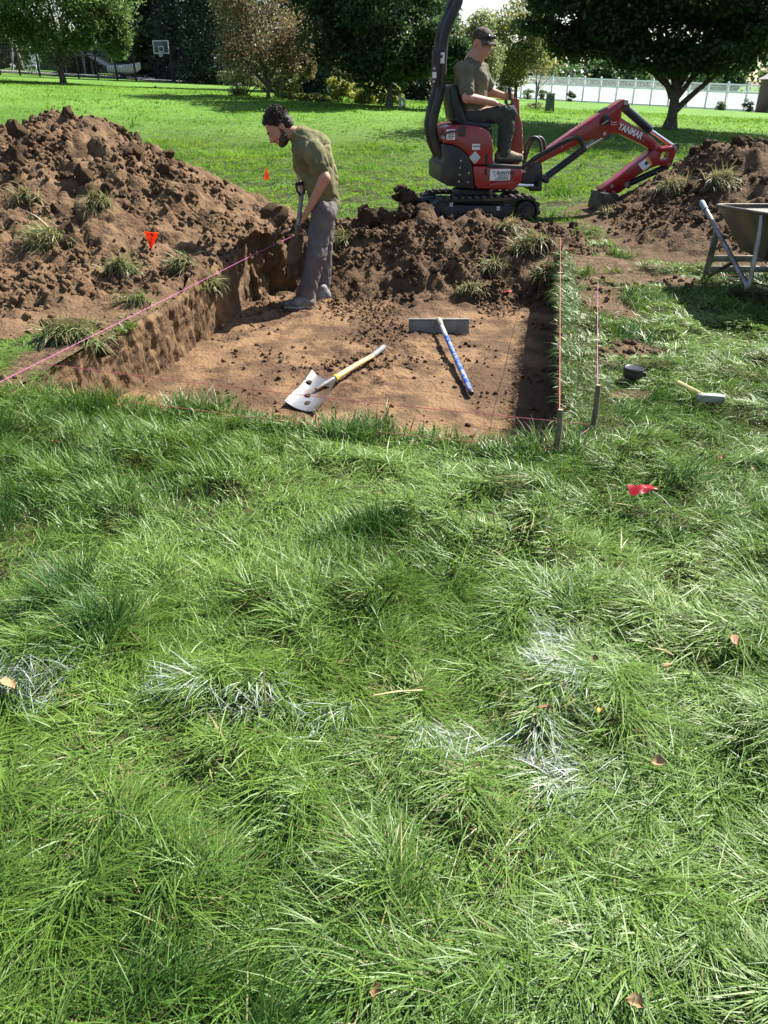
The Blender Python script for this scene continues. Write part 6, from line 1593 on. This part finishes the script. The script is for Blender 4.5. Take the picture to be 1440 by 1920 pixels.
# ---- sledge hammer and black can in the grass
hm = put('sledge_hammer', 'hammer with pale steel head and yellow handle lying in the grass', 'hammer', atz(1330, 758, .03))
HD = pm('scuffed_hammer_steel', (0.33, 0.32, 0.30), (0.22, 0.205, 0.18), scale=20, rough=0.6, metal=.2, bump=.1)
hv = Vector((.98, -.18, 0)); MB().bar(hv * -.052 + Vector((0, 0, .03)), hv * .052 + Vector((0, 0, .03)), .038, .038).build('head', HD, hm, .008, 2)
for s in (-1, 1): MB().tube([hv * .050 * s + Vector((0, 0, .03)), hv * .060 * s + Vector((0, 0, .03))], [.0205, .017], 14).build('striking_face', HD, hm, .002)
he = rel(atz(1272, 718, .035), hm)
MB().tube([hv * -.02 + Vector((0, 0, .035)), (hv * -.02).lerp(he, .5) + Vector((0, 0, .018)), he], [.0095, .0105, .012], 10).build('handle', pm('yellow_handle', (0.66, 0.52, 0.22), (0.58, 0.45, 0.19), scale=20, rough=.5), hm)
ck = put('black_canister', 'small round black plastic canister standing in the grass by the bare patch', 'canister', atz(1186, 707, .02))
CKM = pm('black_plastic', (0.016, 0.017, 0.019), (0.024, 0.025, 0.027), scale=10, rough=.35)
MB().lathe([(.044, 0), (.048, .005), (.048, .030), (.046, .034)], 24).build('can', CKM, ck, smooth=40)
MB().lathe([(.0495, .031), (.0495, .046), (.045, .051), (.038, .048), (.02, .0475)], 24).build('lid', CKM, ck, smooth=40)
MB().box((.052, -.01, .02), (.016, .03, .022)).build('catch', CKM, ck, .004)
# ---- wheelbarrow
wbx = put('wheelbarrow', 'muddy steel wheelbarrow on grass cut off by the right edge of the photo', 'wheelbarrow', (2.75, 5.6, 0))
WO = wbx.location
TUBE = pm('zinc_tube', (0.30, 0.31, 0.32), (0.20, 0.20, 0.20), scale=12, rough=0.42, metal=.7, c3=(0.22, 0.18, 0.14), s3=6)
TRAY = pm('muddy_tray_steel', (0.115, 0.105, 0.085), (0.060, 0.055, 0.045), scale=4, rough=0.6, metal=.25, bump=.1, c3=(0.16, 0.12, 0.08), s3=3)
gL, fL = aty(1316, 380, 6.3) - WO, aty(1404, 541, 5.12) - WO
def mirror(p): return Vector((-(p.x) + .04, p.y, p.z))
for f_ in (lambda p: p, mirror):
    g_, b_ = f_(gL), f_(fL)
    hb_ = MB().tube([g_.lerp(b_, .07), g_.lerp(b_, .5), b_ + Vector((0, .03, .01)), b_], .0165, 10).build('handle_bar', TUBE, wbx, smooth=60)
    MB().tube([g_ + (g_ - b_) * .01, g_, g_.lerp(b_, .05), g_.lerp(b_, .10)], [.017, .022, .021, .022], 12).build('grip', pm('slate_rubber', (0.16, 0.20, 0.24), (0.20, 0.24, 0.28), rough=.7), hb_)
    br_ = b_ + Vector((0, .03, 0)); up_ = f_(aty(1431, 405, 5.17) - WO)
    MB().tube(smooth_path([br_ + Vector((-.0, .02, .012)), br_ + Vector((.0, -.02, -.005)), br_.lerp(up_, .25) + Vector((.0, -.02, 0)), br_.lerp(up_, .8), up_ + Vector((0, .02, 0))], 4), .015, 10).build('tray_brace', TUBE, wbx, smooth=60)
    lt = g_.lerp(b_, .36); lf = Vector((lt.x + (.02 if lt.x < 0 else -.02), lt.y + .10, 0.005))
    leg = MB().bar(lt, lf, .045, .02).build('leg', TUBE, wbx, .004)
    MB().bar(g_.lerp(b_, .72), Vector((lf.x, lf.y - .02, .03)), .03, .016).build('leg_brace', BKP, leg, .003)
ll = gL.lerp(fL, .36); lr_ = mirror(ll)
for z_, oy in ((.17, .07), (.09, .09)): MB().bar(Vector((ll.x + .01, ll.y + oy, z_)), Vector((lr_.x - .01, lr_.y + oy, z_)), .012, .045).build('cross_brace', TUBE, wbx, .003)
def ring(x0, x1, y0, y1, z0, z1, n=7, r_=.10):
    out = []
    for (cx, cy, a0) in ((x1 - r_, y1 - r_, 0), (x0 + r_, y1 - r_, 90), (x0 + r_, y0 + r_, 180), (x1 - r_, y0 + r_, 270)):
        for k in range(n):
            a = R(a0 + 90 * k / (n - 1)); x, y = cx + r_ * math.cos(a), cy + r_ * math.sin(a)
            out.append(Vector((x, y, z0 + (z1 - z0) * (y1 - y) / (y1 - y0))))
    return out
ro, bo_ = ring(-.335, .375, -.62, .46, .53, .60), ring(-.20, .24, -.28, .22, .27, .27, 7, .07)
mid = [a.lerp(b, .5) + (a - b).normalized() * .01 for a, b in zip(ro, bo_)]
ri, mi, bi = ([p + (Vector((.02, -.08, .5)) - p).normalized() * .006 for p in L_] for L_ in (ro, mid, bo_))
n = len(ro); vs = ro + mid + bo_ + ri + mi + bi; fs = []
for i in range(n):
    j = (i + 1) % n
    fs += [(i, j, n + j, n + i), (n + i, n + j, 2 * n + j, 2 * n + i), (3 * n + j, 3 * n + i, 4 * n + i, 4 * n + j), (4 * n + j, 4 * n + i, 5 * n + i, 5 * n + j), (i, 3 * n + i, 3 * n + j, j)]
fs += [tuple(range(2 * n, 3 * n)), tuple(range(6 * n - 1, 5 * n - 1, -1))]
tray = MB().add(vs, fs).build('tray', TRAY, wbx, smooth=50)
MB().tube(ro + [ro[0]], .011, 8, False).build('rolled_rim', TRAY, tray, smooth=60)
wc = Vector((.02, -.62, .19))
wh = MB().lathe([(.11, -.03), (.17, -.045), (.188, -.03), (.192, 0), (.188, .03), (.17, .045), (.11, .03)], 28, wc, 'x').build('wheel', RUB, wbx, smooth=50)
MB().lathe([(.02, -.05), (.03, -.05), (.035, -.02), (.112, -.025), (.112, .025), (.035, .02), (.03, .05), (.02, .05)], 24, wc, 'x').build('rim', pm('blue_rim', (0.06, 0.12, 0.26), rough=.4), wh)
MB().tube([wc + Vector((-.30, .02, -.03)), wc + Vector((-.06, 0, 0)), wc + Vector((.06, 0, 0)), wc + Vector((.30, .02, -.03))], .01, 8).build('axle', TUBE, wbx)
# ---- grass sods thrown up with the earth
def sod(label, px, py, r_, n, dry, droop_az, seed, up=0.0, mes=CLOD_DARK, bare_clod=True):
    p = hit(px, py); o = put('grass_sod', label, 'grass sod', p + Vector((0, 0, up)), 'sods of turf dug up with the earth')
    g = np.random.default_rng(seed)
    if bare_clod:
        c = bpy.data.objects.new('root_clod', mes[seed % 7]); COL.objects.link(c); c.parent = o
        c.location = (0, r_ * .25, 0); c.scale = (r_ * (1.0 + .15 * (seed % 3)), r_ * .8, r_ * .62); c.rotation_euler = (.4 * (seed % 4 - 1.5), .3 * (seed % 3 - 1), seed)
    a = droop_az + math.pi * .15 + g.uniform(-1, 1, n) * (1.9 + .8 * (seed % 3)); q = np.sqrt(g.uniform(0, 1, n)) * r_ * (.85 + .2 * (seed % 2)) * (1 + .5 * np.cos(2 * a + seed))
    P = np.stack([q * np.cos(a), q * np.sin(a) * .7, r_ * .42 * np.sqrt(np.maximum(1 - (q / r_) ** 2, 0)) + 0 * q], -1)
    az = droop_az + g.normal(0, .75, n); col = np.where(g.uniform(0, 1, (n, 1)) < dry, np.array([[.36, .32, .17]]), np.array([[.15, .21, .065]])) * g.uniform(.65, 1.25, (n, 1))
    V, L, S, C = blades(P, g.uniform(.08, .19, n) * (.75 + r_ * 3.4), g.uniform(.004, .008, n), az, g.normal(1.05, .4, n), g.uniform(.6, 1.6, n), col, 3, floor=False)
    link_mesh('grass_blades', np_mesh('grass_blades', V, L, S, None, C), GRASS, o)
S_ = -math.pi / 2
sod('large drooping grass sod low on the left dirt pile', 95, 455, .15, 420, .55, S_ - .5, 701)
sod('grass sod on the left pile below the big clods', 186, 385, .10, 240, .45, S_, 702)
sod('thin trampled grass sod near the left photo edge on the dirt pile', 50, 372, .09, 160, .75, S_, 703)
sod('long pale grass tuft on the left pile beneath the orange flag', 225, 505, .10, 240, .3, S_ + .7, 704, bare_clod=False)
sod('turf lump overhanging the left pit wall top', 345, 500, .11, 200, .5, S_ - .3, 706)
sod('turf hanging over the left pit wall beside the overhanging lump', 392, 535, .09, 230, .5, S_ + .3, 707)
sod('green tuft at the lip of the left pit wall', 258, 565, .07, 130, .25, S_ + .2, 709, bare_clod=False)
sod('shaggy grass tuft hanging over the near left pit corner', 135, 640, .15, 520, .3, S_ + .5, 710)
sod('big straw-coloured grass sod on top of the right dirt pile', 1262, 360, .17, 520, .8, S_ - .2, 712)
sod('second straw-coloured sod on the right dirt pile', 1345, 345, .14, 420, .7, S_ + .4, 713)
sod('small grass clump at the left foot of the right dirt pile', 1140, 402, .08, 160, .6, S_, 714)
sod('large turf slab hanging at the right end of the far earth ridge', 1005, 462, .16, 460, .55, S_ - .7, 715)
sod('turf slab draped below the hanging slab at the far right pit corner', 1035, 520, .13, 360, .5, S_ - .9, 716)
sod('grass clump in the slope below the excavator track', 880, 545, .10, 240, .6, S_, 717)
sod('torn tuft on the earth beside the standing person', 640, 448, .09, 170, .6, S_ - .4, 719)
sod('small sod on the earth right of the ridge top', 950, 428, .09, 170, .6, S_, 720)
sod('pale torn turf low on the far earth slope right of the middle', 925, 500, .09, 190, .7, S_ - .3, 721)
# ---- dead leaves and straw in the lawn
LF = [pm('dead_leaf_tan', (0.34, 0.22, 0.11), (0.22, 0.13, 0.065), scale=40, rough=.7), pm('dead_leaf_rust', (0.24, 0.12, 0.05), (0.15, 0.075, 0.035), scale=40, rough=.7), pm('dead_leaf_yellow', (0.55, 0.36, 0.06), (0.45, 0.27, 0.05), scale=40, rough=.7)]
for i, (px, py, w_, m_, lab) in enumerate(((1234, 1437, .032, 0, 'tan dead leaf in the grass below the painted corner'), (1380, 1207, .042, 0, 'curled tan dead leaf in the grass at the right edge'), (22, 1287, .05, 0, 'tan dead leaf on the painted line at the left edge'), (1018, 1331, .032, 1, 'rust dead leaf inside the painted corner'), (1122, 1336, .018, 2, 'tiny yellow leaf just right of the painted corner'), (1114, 1240, .022, 1, 'small rust leaf right of the painted upright line'), (1352, 862, .03, 1, 'rust leaf in the grass right of the red flag'), (1410, 882, .026, 1, 'small rust leaf at the right edge below the hammer'), (106, 832, .035, 1, 'dark rust leaf in the grass left below the pit'), (1250, 1252, .03, 0, 'tan leaf scrap between the painted line and right edge'), (700, 1862, .028, 1, 'rust leaf scrap near the bottom of the photo'), (1190, 1888, .03, 0, 'tan leaf scrap at the bottom right of the photo'))):
    o = crumpled('fallen_leaf', lab, px, py, w_, w_ * .6, LF[m_], .06, 800 + i, 'leaf', 'dead leaves scattered on the lawn', i * 1.1, True)
STR = pm('straw', (0.55, 0.43, 0.24), (0.45, 0.34, 0.18), scale=30, rough=.6)
for (a, b_, lab, m_) in (((700, 1304), (792, 1294), 'dry straw stalk lying across the grass above the painted line', STR), ((494, 1252), (498, 1322), 'thin dry stem sticking up beside the painted line', pm('pinkish_stem', (0.50, 0.33, 0.26), rough=.7)), ((1225, 1215), (1262, 1228), 'short straw piece right of the painted upright line', STR)):
    pa, pb = atz(*a, .10), atz(*b_, .08)
    if a[0] == 494: pb = atz(*b_, .03); pa = aty(*a, pb.y + .01)
    tag(MB().tube([pa, pa.lerp(pb, .5) + Vector((0, 0, .004)), pb], [.0015, .0022, .002], 6).build('dry_stalk', m_), lab, 'stalk')
print('objects', len(bpy.data.objects))
